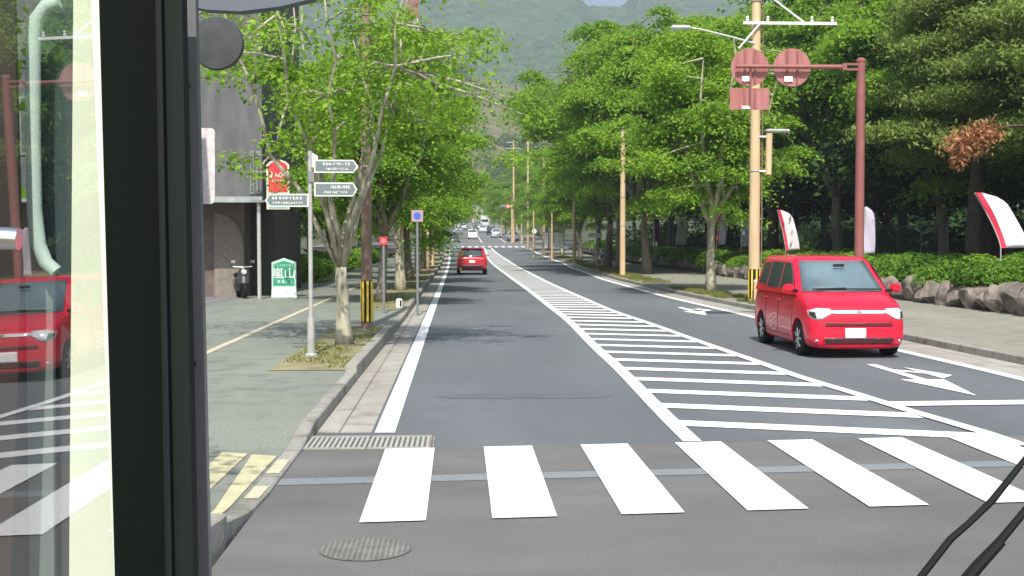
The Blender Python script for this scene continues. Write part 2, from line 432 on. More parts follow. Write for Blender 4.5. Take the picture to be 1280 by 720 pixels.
# planter soil on the left between kerb and pavement, grass verges on the right
mb = MB(); strip(mb, lambda y: LK(y) - .17, lambda y: LK(y) - 1.25, 16.7, 25.4, .128); struct('planter_soil', mb, M['soil'])
mb = MB(); strip(mb, lambda y: LK(y) - .17, lambda y: LK(y) - 1.25, 31.6, 157, .128); struct('planter_soil_beyond', mb, M['soil'])
mb = MB(); strip(mb, lambda y: RK(y) + .155, lambda y: RK(y) + 1.35, 38, 46, .128); strip(mb, lambda y: RK(y) + .155, lambda y: RK(y) + 1.35, 52, 157, .128)
struct('verge_soil', mb, M['soil'])
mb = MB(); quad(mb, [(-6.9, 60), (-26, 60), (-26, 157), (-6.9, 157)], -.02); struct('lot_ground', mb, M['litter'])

# ------------------------------------------------------------------ road markings
mb = MB()
strip(mb, lambda y: LLINE(y) - .10, lambda y: LLINE(y) + .10, 11.95, 156, .008)
struct('edge_line_left', mb, M['paint'])
mb = MB(); strip(mb, lambda y: RLINE(y) - .10, lambda y: RLINE(y) + .10, 12.7, 156, .008); struct('edge_line_right', mb, M['paint'])
mb = MB(); strip(mb, lambda y: HL(y) - .09, lambda y: HL(y) + .09, 11.3, 156, .008); struct('hatch_line_left', mb, M['paint'])
mb = MB(); strip(mb, lambda y: HR(y) - .085, lambda y: HR(y) + .085, 10.9, 156, .014)
struct('hatch_line_right', mb, M['paint'])
mb = MB(); y = 12.45
bars = []
while y < 152:
    bars.append(y); y += 1.36 if y < 30 else 1.2
for y in bars:
    sk = .98 if y < 34 else .4
    sk *= (HR(y) - HL(y)) / 2.9
    w = .2 if y < 26 else .24
    quad(mb, [(HL(y) + .09, y - w), (HR(y - sk) - .085, y - sk - w), (HR(y - sk) - .085, y - sk + w), (HL(y) + .09, y + w)], .008)
struct('hatching', mb, M['paint'])
mb = MB()
for k in range(-2, 10):
    x = -.68 + .905 * k
    if k < 0: continue
    y0 = 8.16 + .09 * x; y1 = 11.04 + .085 * x
    b = len(mb.v)
    quad(mb, [(x, y0), (x + .45, y0 + .04), (x + .45, y1 + .04), (x, y1)], .008)
mb.v = [(x, y, z + .003) for x, y, z in mb.v]
struct('zebra_crossing', mb, M['paint'])
mb = MB(); quad(mb, [(HR(13.8) - .05, 13.60), (RLINE(13.8) - .1, 13.74), (RLINE(13.8) - .1, 14.1), (HR(13.8) - .05, 13.98)], .012); struct('stop_line', mb, M['paint'])
def arrow(dy, s=1.0):
    mb = MB(); X = 6.38; a = lambda x, y: (X + (x - X) * s, y + dy)
    quad(mb, [a(6.31, 18.3), a(6.46, 18.3), a(6.46, 16.15), a(6.31, 16.15)], .008)
    quad(mb, [a(6.08, 16.25), a(6.385, 14.5), a(6.69, 16.25)], .010)
    quad(mb, [a(6.46, 17.55), a(6.72, 17.25), a(6.72, 17.0), a(6.46, 17.3)], .008)
    quad(mb, [a(6.72, 17.85), a(7.02, 16.75), a(6.72, 16.35)], .010)
    return struct('road_arrow', mb, M['paint'])
arrow(0); arrow(16.2)
mb = MB(); quad(mb, [(-1.55, 9.45), (8.5, 10.3), (8.5, 10.52), (-1.55, 9.67)], .0125)
m_band = surface_mat('pale bluish band', (.155, .175, .19), (.2, .22, .235), (.17, .19, .2))
# pale bluish band across the road, laid in the gaps between the painted bars
mb = MB()
for k in range(-1, 11):
    xa = -.68 + .905 * (k - 1) + .45; xb = -.68 + .905 * k
    if k == 0: xa = -1.5
    if k < 0: continue
    f = lambda x: 9.52 + .085 * x
    quad(mb, [(xa, f(xa)), (xb, f(xb)), (xb, f(xb) + .26), (xa, f(xa) + .26)], .004)
struct('pale_road_band', mb, m_band)
# pavement markings
mb = MB(); strip(mb, -4.13, -4.0, 14, 60, .126); struct('cycle_lane_line', mb, M['paint_walk'])
mb = MB(); strip(mb, -4.25, -4.15, 64, 110, .126); struct('cycle_lane_line_beyond', mb, M['paint_walk'])
mb = MB()
def walk_h(x, y):
    if y >= 12.1: return .12
    cx = corner_x(y); t_ = max(0, (cx - x) / (cx + 6.9)); q = min(1, t_ / .3)
    return corner_h(y) * (1 - q) + .12 * q
def tact(pp, n=40):
    c = [G(px, py, .09) for px, py in pp]
    for i in range(n):
        for j in range(4):
            b = len(mb.v)
            for u, v in ((i, j), (i + 1, j), (i + 1, j + 1), (i, j + 1)):
                p = c[0].lerp(c[1], u / n).lerp(c[3].lerp(c[2], u / n), v / 4); mb.v.append((p.x, p.y, walk_h(p.x, p.y) + .007))
            mb.f.append((b, b + 1, b + 2, b + 3))
tact([(225, 610), (278, 561), (310, 561), (245, 622)]); tact([(225, 690), (315, 562), (346, 562), (268, 645)])
struct('tactile_strips', mb, M['tactile'])
mb = MB()
for ya, yb in ((8.75, 9.2), (9.7, 10.35)):
    b = len(mb.v)
    for yy in (ya, yb):
        mb.v += [(corner_x(yy) - .005, yy, corner_h(yy) + .012), (corner_x(yy) + .105, yy, corner_h(yy) + .012)]
    mb.f.append((b, b + 1, b + 3, b + 2))
struct('painted_kerb_blocks', mb, M['paint_walk'])
def tone_patch(name, pts, h, col, seed):
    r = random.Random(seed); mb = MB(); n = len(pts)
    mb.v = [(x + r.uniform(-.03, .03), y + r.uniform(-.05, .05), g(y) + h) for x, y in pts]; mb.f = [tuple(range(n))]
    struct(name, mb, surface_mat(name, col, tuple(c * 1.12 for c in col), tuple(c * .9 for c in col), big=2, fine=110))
tone_patch('dark_lane_patch', [(-.3, 14.72)] + [(-.1 + .14 * k, 14.55 - .02 * (k % 3)) for k in range(14)] + [(1.9, 14.75)] + [(1.8 - .14 * k, 14.95 + .03 * (k % 4)) for k in range(14)], .0035, (.088, .098, .107), 1)  # irregular sheet a little darker than the asphalt, across the near lane
# far crossing and junction paint
mb = MB()
for k in range(11): quad(mb, [(-.6 + k * .9, 160), (-.15 + k * .9, 160), (-.15 + k * .9, 164), (-.6 + k * .9, 164)], .008)
strip(mb, 3.4, 3.55, 182, 420, .008); strip(mb, -1.2, -1.05, 182, 420, .008); strip(mb, 7.0, 7.15, 182, 420, .008)
struct('far_road_markings', mb, M['paint'])

# drain grating across the gutter, manhole
t = empty('drain_grate', (-.86, 11.4, 0), 'long steel drain grating across the gutter where the white edge line starts', 'drain')
mb = MB()
for yy in (-.36, .30): mb.box((0, yy, .008), (1.2, .05, .012))
for xx in (-.6, .6): mb.box((xx, -.03, .008), (.04, .6, .012))
mb.build('frame', M['gutter'], t)
mb = MB()
for k in range(24): mb.box((-.56 + k * .0487, -.03, .007), (.026, .6, .008))
mb.build('slat', M['steel'], t)['kind'] = 'stuff'
struct_m = mat('drain shadow', (.10, .095, .085), .9)
MB().box((0, -.03, .001), (1.16, .6, .003)).build('channel', struct_m, t)
p = G(457, 687)
t = empty('manhole_cover', (p.x, p.y, 0), 'worn round ribbed manhole cover in the old asphalt before the crossing', 'manhole cover')
MB().lathe([(.28, 0), (.28, .006), (.285, .007), (.0, .0072)], (0, 0, 0), n=40).build('rim', mat('cast iron', (.13, .125, .118), .7, var=.2), t)
mb = MB()
for k in range(-8, 9):
    hw = math.sqrt(max(0, .27 ** 2 - (k * .033) ** 2))
    if hw > .03: mb.box((k * .033, 0, .0085), (.013, hw * 2, .004))
mb.build('rib', mat('worn iron', (.19, .185, .175), .6, var=.2), t)['kind'] = 'stuff'

# ------------------------------------------------------------------ mountain, foothill, sky is the world
def hill_mat(name, c1, c2, c3, s1=.02, s2=.12, bare=None):
    m, t, b = nodes(name); L = t.links.new
    tc = t.nodes.new('ShaderNodeTexCoord')
    n1 = t.nodes.new('ShaderNodeTexNoise'); n1.inputs['Scale'].default_value = s1; n1.inputs['Detail'].default_value = 8; L(tc.outputs['Object'], n1.inputs['Vector'])
    n2 = t.nodes.new('ShaderNodeTexVoronoi'); n2.inputs['Scale'].default_value = s2; L(tc.outputs['Object'], n2.inputs['Vector'])
    r = t.nodes.new('ShaderNodeValToRGB'); e = r.color_ramp.elements; e[0].position = .35; e[0].color = (*c1, 1); e[1].position = .62; e[1].color = (*c2, 1)
    L(n1.outputs[0], r.inputs[0])
    mx = t.nodes.new('ShaderNodeMix'); mx.data_type = 'RGBA'; mx.inputs[7].default_value = (*c3, 1); L(r.outputs[0], mx.inputs[6])
    r2 = t.nodes.new('ShaderNodeValToRGB'); r2.color_ramp.elements[0].position = .2; r2.color_ramp.elements[1].position = .8; L(n2.outputs['Color'], r2.inputs[0]); L(r2.outputs[0], mx.inputs[0])
    L(mx.outputs[2], b.inputs['Base Color']); b.inputs['Roughness'].default_value = .95; b.inputs['Specular IOR Level'].default_value = .1
    bp = t.nodes.new('ShaderNodeBump'); bp.inputs['Strength'].default_value = 1; bp.inputs['Distance'].default_value = 5; L(n2.outputs['Distance'], bp.inputs['Height']); L(bp.outputs[0], b.inputs['Normal'])
    return m
def heightfield(name, x0, x1, y0, y1, nx, ny, fn, m):
    vs = []; fs = []
    for j in range(ny):
        y = y0 + (y1 - y0) * j / (ny - 1)
        for i in range(nx):
            x = x0 + (x1 - x0) * i / (nx - 1); vs.append((x, y, fn(x, y)))
    for j in range(ny - 1):
        for i in range(nx - 1): o = j * nx + i; fs.append((o, o + 1, o + nx + 1, o + nx))
    me = bpy.data.meshes.new(name); me.from_pydata(vs, [], fs); me.polygons.foreach_set('use_smooth', [True] * len(fs))
    return struct(name, me, m)
def mountain_h(x, y):
    u = (x / 1900) * F + 574            # rough bearing in photograph columns
    top = poly([(-600, 260), (200, 480), (480, 455), (640, 432), (700, 418), (718, 388), (735, 364), (775, 362), (800, 388), (900, 380), (1300, 260), (2600, 160)], u)
    t = min(1, max(0, (y - 900) / 1000)); t2 = t ** 1.15
    rid = noise.fractal(Vector((x / 260, y / 700, .3)), 1, 2, 5) * 55 * math.sin(math.pi * min(1, t * 1.02)) 
    back = max(0, (y - 1950) / 900) * 300
    fine = noise.noise(Vector((x / 17, y / 17, 2))) * 4 + noise.noise(Vector((x / 45, y / 45, 5))) * 7
    return 8 + top * t2 + rid + (fine if t > .02 else 0) - back
heightfield('mountain', -900, 1300, 880, 2300, 300, 150, mountain_h, hill_mat('forested mountain', (.02, .05, .022), (.055, .10, .04), (.09, .15, .06), .008, .1))
def foothill_h(x, y):
    t = min(1, max(0, (y - 520) / 330)); t = t * t * (3 - 2 * t)
    u = (x / 800) * F + 574
    top = poly([(-400, 60), (300, 90), (560, 108), (640, 98), (700, 88), (900, 75), (2000, 50)], u)
    return 9 + top * t + noise.noise(Vector((x / 60, y / 60, 1))) * 9 * t
heightfield('foothill', -500, 700, 500, 960, 90, 40, foothill_h, hill_mat('scrubby foothill', (.26, .20, .14), (.15, .15, .07), (.15, .17, .06), .012, .15))

# ------------------------------------------------------------------ foliage engine
def leaf_mesh(name, P, N, size, m, rs, aspect=1.7):
    """many small two-sided leaf faces; P centres, N normals"""
    n = len(P); P = np.asarray(P); N = N / np.linalg.norm(N, axis=1, keepdims=True)
    a = rs.normal(size=(n, 3)); a -= N * (a * N).sum(1, keepdims=True); a /= np.linalg.norm(a, axis=1, keepdims=True)
    b = np.cross(N, a); s = size * rs.uniform(.5, 1.5, (n, 1))
    L = s * .5 * aspect ** .5; Wd = s * .5 / aspect ** .5
    V = np.empty((n, 4, 3)); bend = N * s * .12
    V[:, 0] = P - a * L - bend; V[:, 1] = P + b * Wd; V[:, 2] = P + a * L - bend; V[:, 3] = P - b * Wd
    me = bpy.data.meshes.new(name); me.vertices.add(n * 4); me.vertices.foreach_set('co', V.reshape(-1))
    me.loops.add(n * 4); me.loops.foreach_set('vertex_index', np.arange(n * 4, dtype=np.int32))
    me.polygons.add(n); me.polygons.foreach_set('loop_start', np.arange(0, n * 4, 4, dtype=np.int32))
    me.update(calc_edges=True); me.materials.append(m)
    return me

def tree_data(seed, H, Rc, fork, tr, bark, leaf, clumps=120, per=170, lsize=.16, base=.28, flat=.45, stems=6, csize=.62, shape=1.0, lean=0.0, dens_in=.35, upb=1.2, thin=1.0, multi=False):
    rs = np.random.RandomState(seed); r = random.Random(seed)
    mb = MB(); limbs = []
    pts = []; p = Vector((0, 0, -.05)); d = Vector((r.uniform(-.05, .05) + lean, r.uniform(-.05, .05), 1))
    k = 6
    for i in range(k + 1):
        pts.append(p.copy()); p = p + d * fork / k + Vector((r.uniform(-.03, .03), r.uniform(-.03, .03), 0))
    mb.tube(pts, [tr * (1.35 if i == 0 else 1.08 if i == 1 else 1 - .05 * i) for i in range(k + 1)], 12)
    top = pts[-1]
    for s_ in range(stems):
        a = 2 * math.pi * (s_ + r.uniform(-.3, .3)) / stems; sp_ = r.uniform(.35, .85) * Rc if s_ else .1 * Rc
        e = Vector((math.cos(a) * sp_, math.sin(a) * sp_, H * r.uniform(.78, .95)))
        q = []; n = 8
        for i in range(n + 1):
            t_ = i / n
            x = top.lerp(e, t_); out = math.sin(t_ * math.pi) * .12 * Rc
            x += Vector((math.cos(a) * out + r.uniform(-.07, .07) * Rc * .5, math.sin(a) * out + r.uniform(-.07, .07) * Rc * .5, 0)) if i else Vector((0, 0, -.1))
            q.append(x)
        mb.tube(q, [max(.014, tr * .62 * thin * (1 - i / n) ** .9 + .012) for i in range(n + 1)], 8); limbs.append(q)
    P = []; N = []
    allp = [x for q in limbs for x in q[2:]]
    for c in range(clumps):
        v = Vector(rs.normal(size=3)); v.normalize(); rad = r.uniform(dens_in, 1) 
        zc = H * (base + (1 - base) / 2); hz = H * (1 - base) / 2
        lob = noise.noise(Vector(v) * 1.9 + Vector((seed * 3.1, 0, 0))) * 1.0
        rad *= 1 + max(-.42, min(.38, lob))
        cz = v.z * rad; ww = (1 - .35 * max(0, min(1, cz))) * shape
        c_ = Vector((v.x * rad * Rc * ww, v.y * rad * Rc * ww, zc + cz * hz))
        near = min(allp, key=lambda x: (x - c_).length)
        mid = near.lerp(c_, .5) + Vector((0, 0, .1 * r.random()))
        mb.tube([near, mid, c_], [.035 * thin + .008, .022, .008], 5, cap=False)
        cs = csize * r.uniform(.6, 1.35) * Rc / 3.2
        m_ = int(per * (cs / csize) ** 1.5 * r.uniform(.7, 1.2)); 
        if m_ < 8: m_ = 8
        q = rs.normal(size=(m_, 3)) * np.array([cs * .62, cs * .62, cs * flat * .62])
        q[:, 2] -= .22 * (q[:, 0] ** 2 + q[:, 1] ** 2) / cs     # drooping spray edges
        nn = rs.normal(size=(m_, 3)) * .75 + np.array([0, 0, upb]) + q / cs * .5
        P.append(q + np.array(c_)); N.append(nn)
    P = np.concatenate(P); N = np.concatenate(N)
    crown = leaf_mesh('crown', P, N, lsize, leaf, rs)
    me = bpy.data.meshes.new('trunk'); me.from_pydata(mb.v, [], mb.f); me.polygons.foreach_set('use_smooth', [True] * len(me.polygons)); me.materials.append(bark)
    return me, crown

def pine_data(seed, H, Rc, base, leaf, bark, pads=54, per=1700, lsize=.10, tr=.26):
    rs = np.random.RandomState(seed); r = random.Random(seed); mb = MB()
    pts = [Vector((math.sin(i * .7 + seed) * .18 * i / 8 * 1.5, math.cos(i * .5 + seed) * .15 * i / 8, H * i / 9)) for i in range(10)]
    mb.tube(pts, [tr * (1.25 - i * .115) for i in range(10)], 12)
    P = []; N = []
    for k in range(pads):
        z = H * (base + (1 - base) * (k + r.random()) / pads); a = r.uniform(0, 6.28)
        L_ = Rc * (1.05 - .6 * ((z / H - base) / (1 - base)) ** 1.5) * r.uniform(.45, 1)
        i = min(8, int(z / H * 9)); o = pts[i].lerp(pts[i + 1], z / H * 9 - i)
        e = o + Vector((math.cos(a) * L_, math.sin(a) * L_, r.uniform(-.3, .6)))
        mb.tube([o, o.lerp(e, .5) + Vector((0, 0, -.15)), e], [.08, .05, .02], 6, cap=False)
        for s_ in range(3):
            cc = o.lerp(e, (1, .72, .85)[s_]) + Vector((r.uniform(-.7, .7), r.uniform(-.7, .7), .12)) * (0 if s_ == 0 else 1)
            m_ = per // 3; q = rs.normal(size=(m_, 3)) * np.array([.55, .55, .17])
            P.append(q + np.array(cc)); N.append(rs.normal(size=(m_, 3)) + np.array([0, 0, .5]))
    crown = leaf_mesh('crown', np.concatenate(P), np.concatenate(N), lsize, leaf, rs, aspect=3.0)
    me = bpy.data.meshes.new('trunk'); me.from_pydata(mb.v, [], mb.f); me.polygons.foreach_set('use_smooth', [True] * len(me.polygons)); me.materials.append(bark)
    return me, crown

def bush_data(seed, rx, ry, rz, leaf, n=5200, lsize=.09, lumps=7):
    rs = np.random.RandomState(seed); r = random.Random(seed); P = []; N = []
    for k in range(lumps):
        c = np.array([r.uniform(-.55, .55) * rx, r.uniform(-.55, .55) * ry, r.uniform(.15, .42) * rz]); s_ = r.uniform(.42, .62)
        v = rs.normal(size=(n // lumps, 3)); v /= np.linalg.norm(v, axis=1, keepdims=True)
        v[:, 2] = np.abs(v[:, 2]) * 1.0 - .12
        rad = rs.uniform(.82, 1.06, (len(v), 1))
        P.append(c + v * rad * np.array([rx, ry, rz]) * s_ * np.array([1, 1, 1.1])); N.append(v + rs.normal(size=v.shape) * .45 + np.array([0, 0, .3]))
    P = np.concatenate(P); P[:, 2] = np.maximum(P[:, 2], .0)
    return leaf_mesh('foliage', P, np.concatenate(N), lsize, leaf, rs, 1.4)

def put_tree(data, x, y, label, cat='tree', group=None, s=1.0, rz=0.0, z=None, name='street_tree', sz=None):
    t = empty(name, (x, y, (g(y) + .12) if z is None else z), label, cat, group, rz)
    t.scale = (s, s, sz or s)
    for n, me in zip(('trunk', 'crown'), data):
        o = bpy.data.objects.new(n, me); COL.objects.link(o); o.parent = t
    return t

ZA = tree_data(1, 9.6, 3.5, 2.6, .19, M['bark_pale'], M['leaf_a'], clumps=125, per=520, lsize=.10, base=.30, flat=.32)
ZB = tree_data(2, 10.2, 3.8, 2.9, .21, M['bark'], M['leaf_b'], clumps=130, per=520, lsize=.105, stems=7, base=.30, flat=.32)
ZC = tree_data(3, 13.8, 4.6, 3.4, .26, M['bark'], M['leaf_b'], clumps=190, per=500, lsize=.13, stems=8, csize=.62, flat=.28, base=.31)
ZD = tree_data(4, 9.0, 3.3, 2.4, .17, M['bark_pale'], M['leaf_c'], clumps=130, per=400, lsize=.10)
ZE = tree_data(7, 14.0, 4.8, 3.0, .26, M['bark'], M['leaf_a'], clumps=190, per=500, lsize=.13, stems=8, csize=.62, flat=.28, base=.31)
PN = pine_data(5, 11.5, 4.2, .38, M['leaf_pine'], M['bark_dark'])
PD = pine_data(6, 14, 4.6, .45, M['leaf_pine'], M['bark_dark'], pads=50)
EV = tree_data(8, 12, 4.4, 4.2, .2, M['bark_dark'], M['leaf_deep'], clumps=150, per=260, lsize=.2, base=.24, csize=.85)

# --- left row of street trees
near = tree_data(21, 7.4, 2.75, 1.42, .135, M['bark_pale'], M['leaf_a'], clumps=125, per=150, lsize=.075, base=.39, stems=9, csize=.5, thin=.44, dens_in=.55)
put_tree(near, -2.0, 21, 'pale multi stemmed street tree with sparse leaves beside the white fingerpost', rz=.6)
put_tree(ZA, -2.15, 44, 'dense bright green street tree nearest the round blue sign', rz=1.2, s=1.0)
put_tree(ZB, -2.3, 35.5, 'taller darker street tree between brown pole and round blue sign', rz=.1, s=.70)
G_L = 'street trees along the left kerb'
lab = 'leafy green street tree in the left row beyond the blue sign'
for i, (x, y, d, s_, rz) in enumerate([(-2.3, 55, ZB, .92, 2), (-2.3, 66, ZA, .95, 3), (-2.4, 79, ZB, .9, .4), (-2.6, 92, ZA, .95, 5), (-2.6, 107, ZB, .92, 1), (-2.8, 122, ZA, .9, 2.2),
                                       (-3, 138, ZD, .95, 0), (-3.2, 184, ZA, 1, 1), (-3.4, 204, ZD, 1.1, 2), (-3.4, 230, ZB, 1.1, 3), (-3.4, 262, ZA, 1.2, 4), (-3.5, 300, ZD, 1.3, 5)]):
    put_tree(d, x, y, lab, group=G_L, s=s_, rz=rz)
# --- right row
put_tree(ZA, 9.0, 42.6, 'bright green street tree with pale trunk left of the tan utility pole', rz=2.0, s=.95)
lab = 'leafy street tree in the right row beyond the plain tan pole'
G_R = 'street trees along the right kerb'
for (x, y, d, s_, rz) in [(10.4, 66, ZE, 1.02, 5.1), (9.9, 73.5, ZC, 1.1, 1.1), (10.4, 84, ZE, 1.1, 2.5), (11.2, 97, ZC, .95, 3.1), (11.3, 112, ZE, .85, .3), (11, 128, ZA, .95, 4), (10.6, 143, ZB, .95, 2),
                          (9.8, 186, ZA, .9, 1), (9.6, 208, ZD, .95, 2), (9.2, 236, ZB, 1, 3), (9, 270, ZA, 1.1, 4), (9, 310, ZD, 1.3, 5)]:
    put_tree(d, x, y, lab, group=G_R, s=s_, rz=rz)
# --- tall trees behind the stone wall
lab = 'tall spreading broadleaf tree behind the stone wall and fence'
G_T = 'tall trees behind the stone wall'
for (x, y, d, s_, rz) in [(20.8, 50.5, ZE, 1.1, 5), (19.8, 62, ZC, 1.22, 0), (24.5, 56, ZE, 1.15, 1.9), (19.6, 75, ZE, 1.25, 1), (17.8, 83, ZE, 1.15, 2.7), (20, 95, ZC, 1.25, 2), (18.5, 105, ZE, 1.25, 3), (20, 122, ZC, 1.15, 4), (21, 142, ZE, 1.2, 5),
                          (24, 70, ZC, 1.1, 2.2), (27, 88, ZE, 1.15, 3.3), (28, 60, ZC, 1.05, .4), (16, 165, ZC, 1.1, 1), (15, 195, ZE, 1.1, 2), (15, 230, ZC, 1.2, 3)]:
    put_tree(d, x, y, lab, group=G_T, s=s_, rz=rz, z=g(y) + .25, name='broadleaf_tree')
# --- pines at the right edge
pines = [(19.4, 44.5, PN, 1.0, 0, 'olive green pine directly behind the maroon sign gantry'),
         (20.8, 39.5, PD, .95, 1, 'pine with sunlit needle pads between gantry and right frame edge'),
         (19.6, 36.2, PN, 1.05, 2.2, 'large pine at the right edge above the leaning red and white flag'),
         (23.5, 46.5, PD, 1.05, 3, 'tall pine standing in the shade deep behind the gantry pole')]
for x, y, d, s_, rz, l in pines: put_tree(d, x, y, l, s=s_, rz=rz, z=.25, name='pine_tree')
lab = 'dark evergreen tree in the shaded wood behind the fence'
k = 0
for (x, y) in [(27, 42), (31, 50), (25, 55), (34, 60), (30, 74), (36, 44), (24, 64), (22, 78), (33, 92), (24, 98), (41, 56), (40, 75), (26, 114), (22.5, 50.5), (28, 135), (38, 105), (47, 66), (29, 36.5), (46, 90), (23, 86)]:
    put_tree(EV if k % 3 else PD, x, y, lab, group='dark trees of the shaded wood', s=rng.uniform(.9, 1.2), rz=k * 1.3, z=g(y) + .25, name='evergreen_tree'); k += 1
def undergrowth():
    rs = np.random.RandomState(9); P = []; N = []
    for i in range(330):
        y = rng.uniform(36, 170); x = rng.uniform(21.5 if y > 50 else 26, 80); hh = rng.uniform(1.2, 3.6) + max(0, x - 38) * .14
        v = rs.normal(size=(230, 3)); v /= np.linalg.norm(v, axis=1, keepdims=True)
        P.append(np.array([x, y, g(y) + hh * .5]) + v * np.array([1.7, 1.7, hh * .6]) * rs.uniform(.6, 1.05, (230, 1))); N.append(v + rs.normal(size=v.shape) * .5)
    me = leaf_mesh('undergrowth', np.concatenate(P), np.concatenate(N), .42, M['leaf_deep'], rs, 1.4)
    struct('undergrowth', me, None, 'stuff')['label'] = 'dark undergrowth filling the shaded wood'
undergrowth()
# dead brown branch hanging off the right-hand pine
rs = np.random.RandomState(3); mbd = MB()
bp0 = C(1225, 165, 33.5)
bt = empty('dead_branch', bp0, 'dead rust brown pine branch hanging in front of the dark wood', 'branch')
mbd.tube([(1.9, .6, .25), (1.0, .3, .2), (.2, 0, 0), (-.45, 0, -.35)], [.05, .04, .03, .015], 6); mbd.build('stick', M['bark_dark'], bt)
q = np.concatenate([rs.normal(size=(700, 3)) * np.array([.30, .25, .2]) + np.array([-.35, 0, -.3]), rs.normal(size=(420, 3)) * np.array([.22, .2, .14]) + np.array([.15, 0, .02]), rs.normal(size=(220, 3)) * np.array([.1, .1, .2]) + np.array([-.6, 0, -.65])])
link_mesh('foliage', leaf_mesh('foliage', q, rs.normal(size=q.shape), .10, M['leaf_dead'], rs, 3), None, bt)
# --- trees behind the left pavement
lab = 'background tree behind the left pavement'
bk = [(-8.4, 43, ZD, .72, 0, 'low bright yellow green tree behind the red sign board'),
      (-10.5, 50, ZD, 1.05, 1, 'yellow green tree above the concrete gateposts'),
      (-8.2, 57, ZB, .9, 2, 'dark green tree between gateposts and brown pole')]
for x, y, d, s_, rz, l in bk: put_tree(d, x, y, l, s=s_, rz=rz, z=.1, name='garden_tree')
for (x, y, d, s_, rz) in [(-12, 62, ZE, .9, 0), (-8.6, 70, ZA, 1, 1), (-9, 84, ZB, 1, 2), (-9, 98, ZA, 1, 3), (-14, 76, ZC, .95, 4), (-15, 95, ZE, 1, 5), (-9.5, 115, ZB, 1.1, 1), (-10, 135, ZA, 1.1, 2), (-16, 120, ZC, 1, 3), (-20, 70, ZC, 1, 5), (-14, 160, ZC, 1, 3), (-12, 200, ZE, 1, 3)]:
    put_tree(d, x, y, lab, group='trees behind the left pavement', s=s_, rz=rz, z=g(y) + .0, name='garden_tree')
# out-of-frame neighbour whose shade falls on the near pavement
put_tree(ZB, -5.0, 5.8, 'street tree beside the bus casting shade on the near pavement', s=.75, rz=1, name='street_tree')

# woodland on the foothill and far end of the street: one uncountable mass
def woodland(name, seed, pts, size, m, per, lsize):
    rs = np.random.RandomState(seed); P = []; N = []
    for (x, y, z, s_) in pts:
        v = rs.normal(size=(per, 3)); v /= np.linalg.norm(v, axis=1, keepdims=True); v[:, 2] = np.abs(v[:, 2]) * 1.2 - .25
        P.append(np.array([x, y, z]) + v * s_ * rs.uniform(.75, 1.05, (per, 1))); N.append(v + rs.normal(size=v.shape) * .5)
    me = leaf_mesh(name, np.concatenate(P), np.concatenate(N), lsize, m, rs, 1.3)
    return struct(name, me, None, 'stuff')
pts = []
for i in range(1000):
    y = rng.uniform(520, 900); x = rng.uniform(-.20, .34) * y
    if abs(x - .055 * y) < 36 and y > 690: continue
    pts.append((x, y, foothill_h(x, y) + 3, rng.uniform(4, 8)))
woodland('foothill_woodland', 5, pts, 0, M['leaf_far'], 130, 1.5)
pts = []
for i in range(90):
    y = rng.uniform(330, 500); x = rng.choice([rng.uniform(-60, -6), rng.uniform(12, 70), rng.uniform(-4, 12) if y > 455 else rng.uniform(14, 40)])
    if y < 455 and -5 < x < 12: continue
    pts.append((x, y, g(y) + rng.uniform(2, 6), rng.uniform(3.5, 6)))
for x in range(-6, 16, 3): pts.append((x, 470 + rng.uniform(-8, 8), g(470) + 5, 6))
woodland('street_end_woodland', 6, pts, 0, M['leaf_c'], 330, .8)

# ------------------------------------------------------------------ hedge, stone wall, fence, grass
def rock(seed, sx, sy, sz):
    bm = bmesh.new(); bmesh.ops.create_icosphere(bm, subdivisions=3, radius=1)
    r = random.Random(seed); pl = [(Vector((r.gauss(0, 1), r.gauss(0, 1), r.gauss(0, 1))).normalized(), r.uniform(.55, .82)) for _ in range(13)]
    for v in bm.verts:
        for n_, d_ in pl:
            e = v.co.dot(n_) - d_
            if e > 0: v.co -= n_ * e
        v.co += v.co * noise.noise(v.co * 2.5 + Vector((seed, 0, 0))) * .10
        v.co = Vector((v.co.x * sx, v.co.y * sy, v.co.z * sz))
    bm.verts.index_update(); vs = [v.co.copy() for v in bm.verts]; fs = [[v.index for v in f.verts] for f in bm.faces]; bm.free()
    return vs, fs
mb = MB(); y = 26.5; k = 0
WALLX = lambda y: poly([(20, XR), (60, XR + .1), (90, XR + 1.3), (150, XR + 1.5)], y)
while y < 150:
    L_ = rng.uniform(.38, .72) if y < 60 else rng.uniform(.5, .85); hgt = rng.uniform(.34, .50)
    vs, fs = rock(k, .42, L_, hgt)
    mt = Matrix.Rotation(rng.uniform(-.3, .3), 3, 'Z') @ Matrix.Rotation(rng.uniform(-.25, .25), 3, 'X')
    mb.add([mt @ v + Vector((WALLX(y), y + L_, g(y) + .13 + hgt * .62)) for v in vs], fs)
    y += 1.65 * L_; k += 1
o = single('stone_wall', mb, M['rock'], 'low wall of rough pinkish boulders along the far side of the right pavement', 'stone wall')
BU = [bush_data(1, 1.5, 1.5, 1.15, M['leaf_bush'], 5200), bush_data(2, 1.7, 1.6, 1.0, M['leaf_bush'], 5200), bush_data(3, 1.3, 1.8, 1.2, M['leaf_b'], 5600, .11)]
def put_bush(i, x, y, s_, rz, z, label, group):
    o = link_mesh('bush', BU[i], None); o.location = (x, y, z); o.rotation_euler.z = rz; o.scale = (s_, s_, s_)
    return tag(o, label, 'bush', group)
put_bush(0, 14.9, 32.2, .92, 0, .45, 'rounded bright green bush below the leaning flag at the right edge', None)
y = 35; k = 1
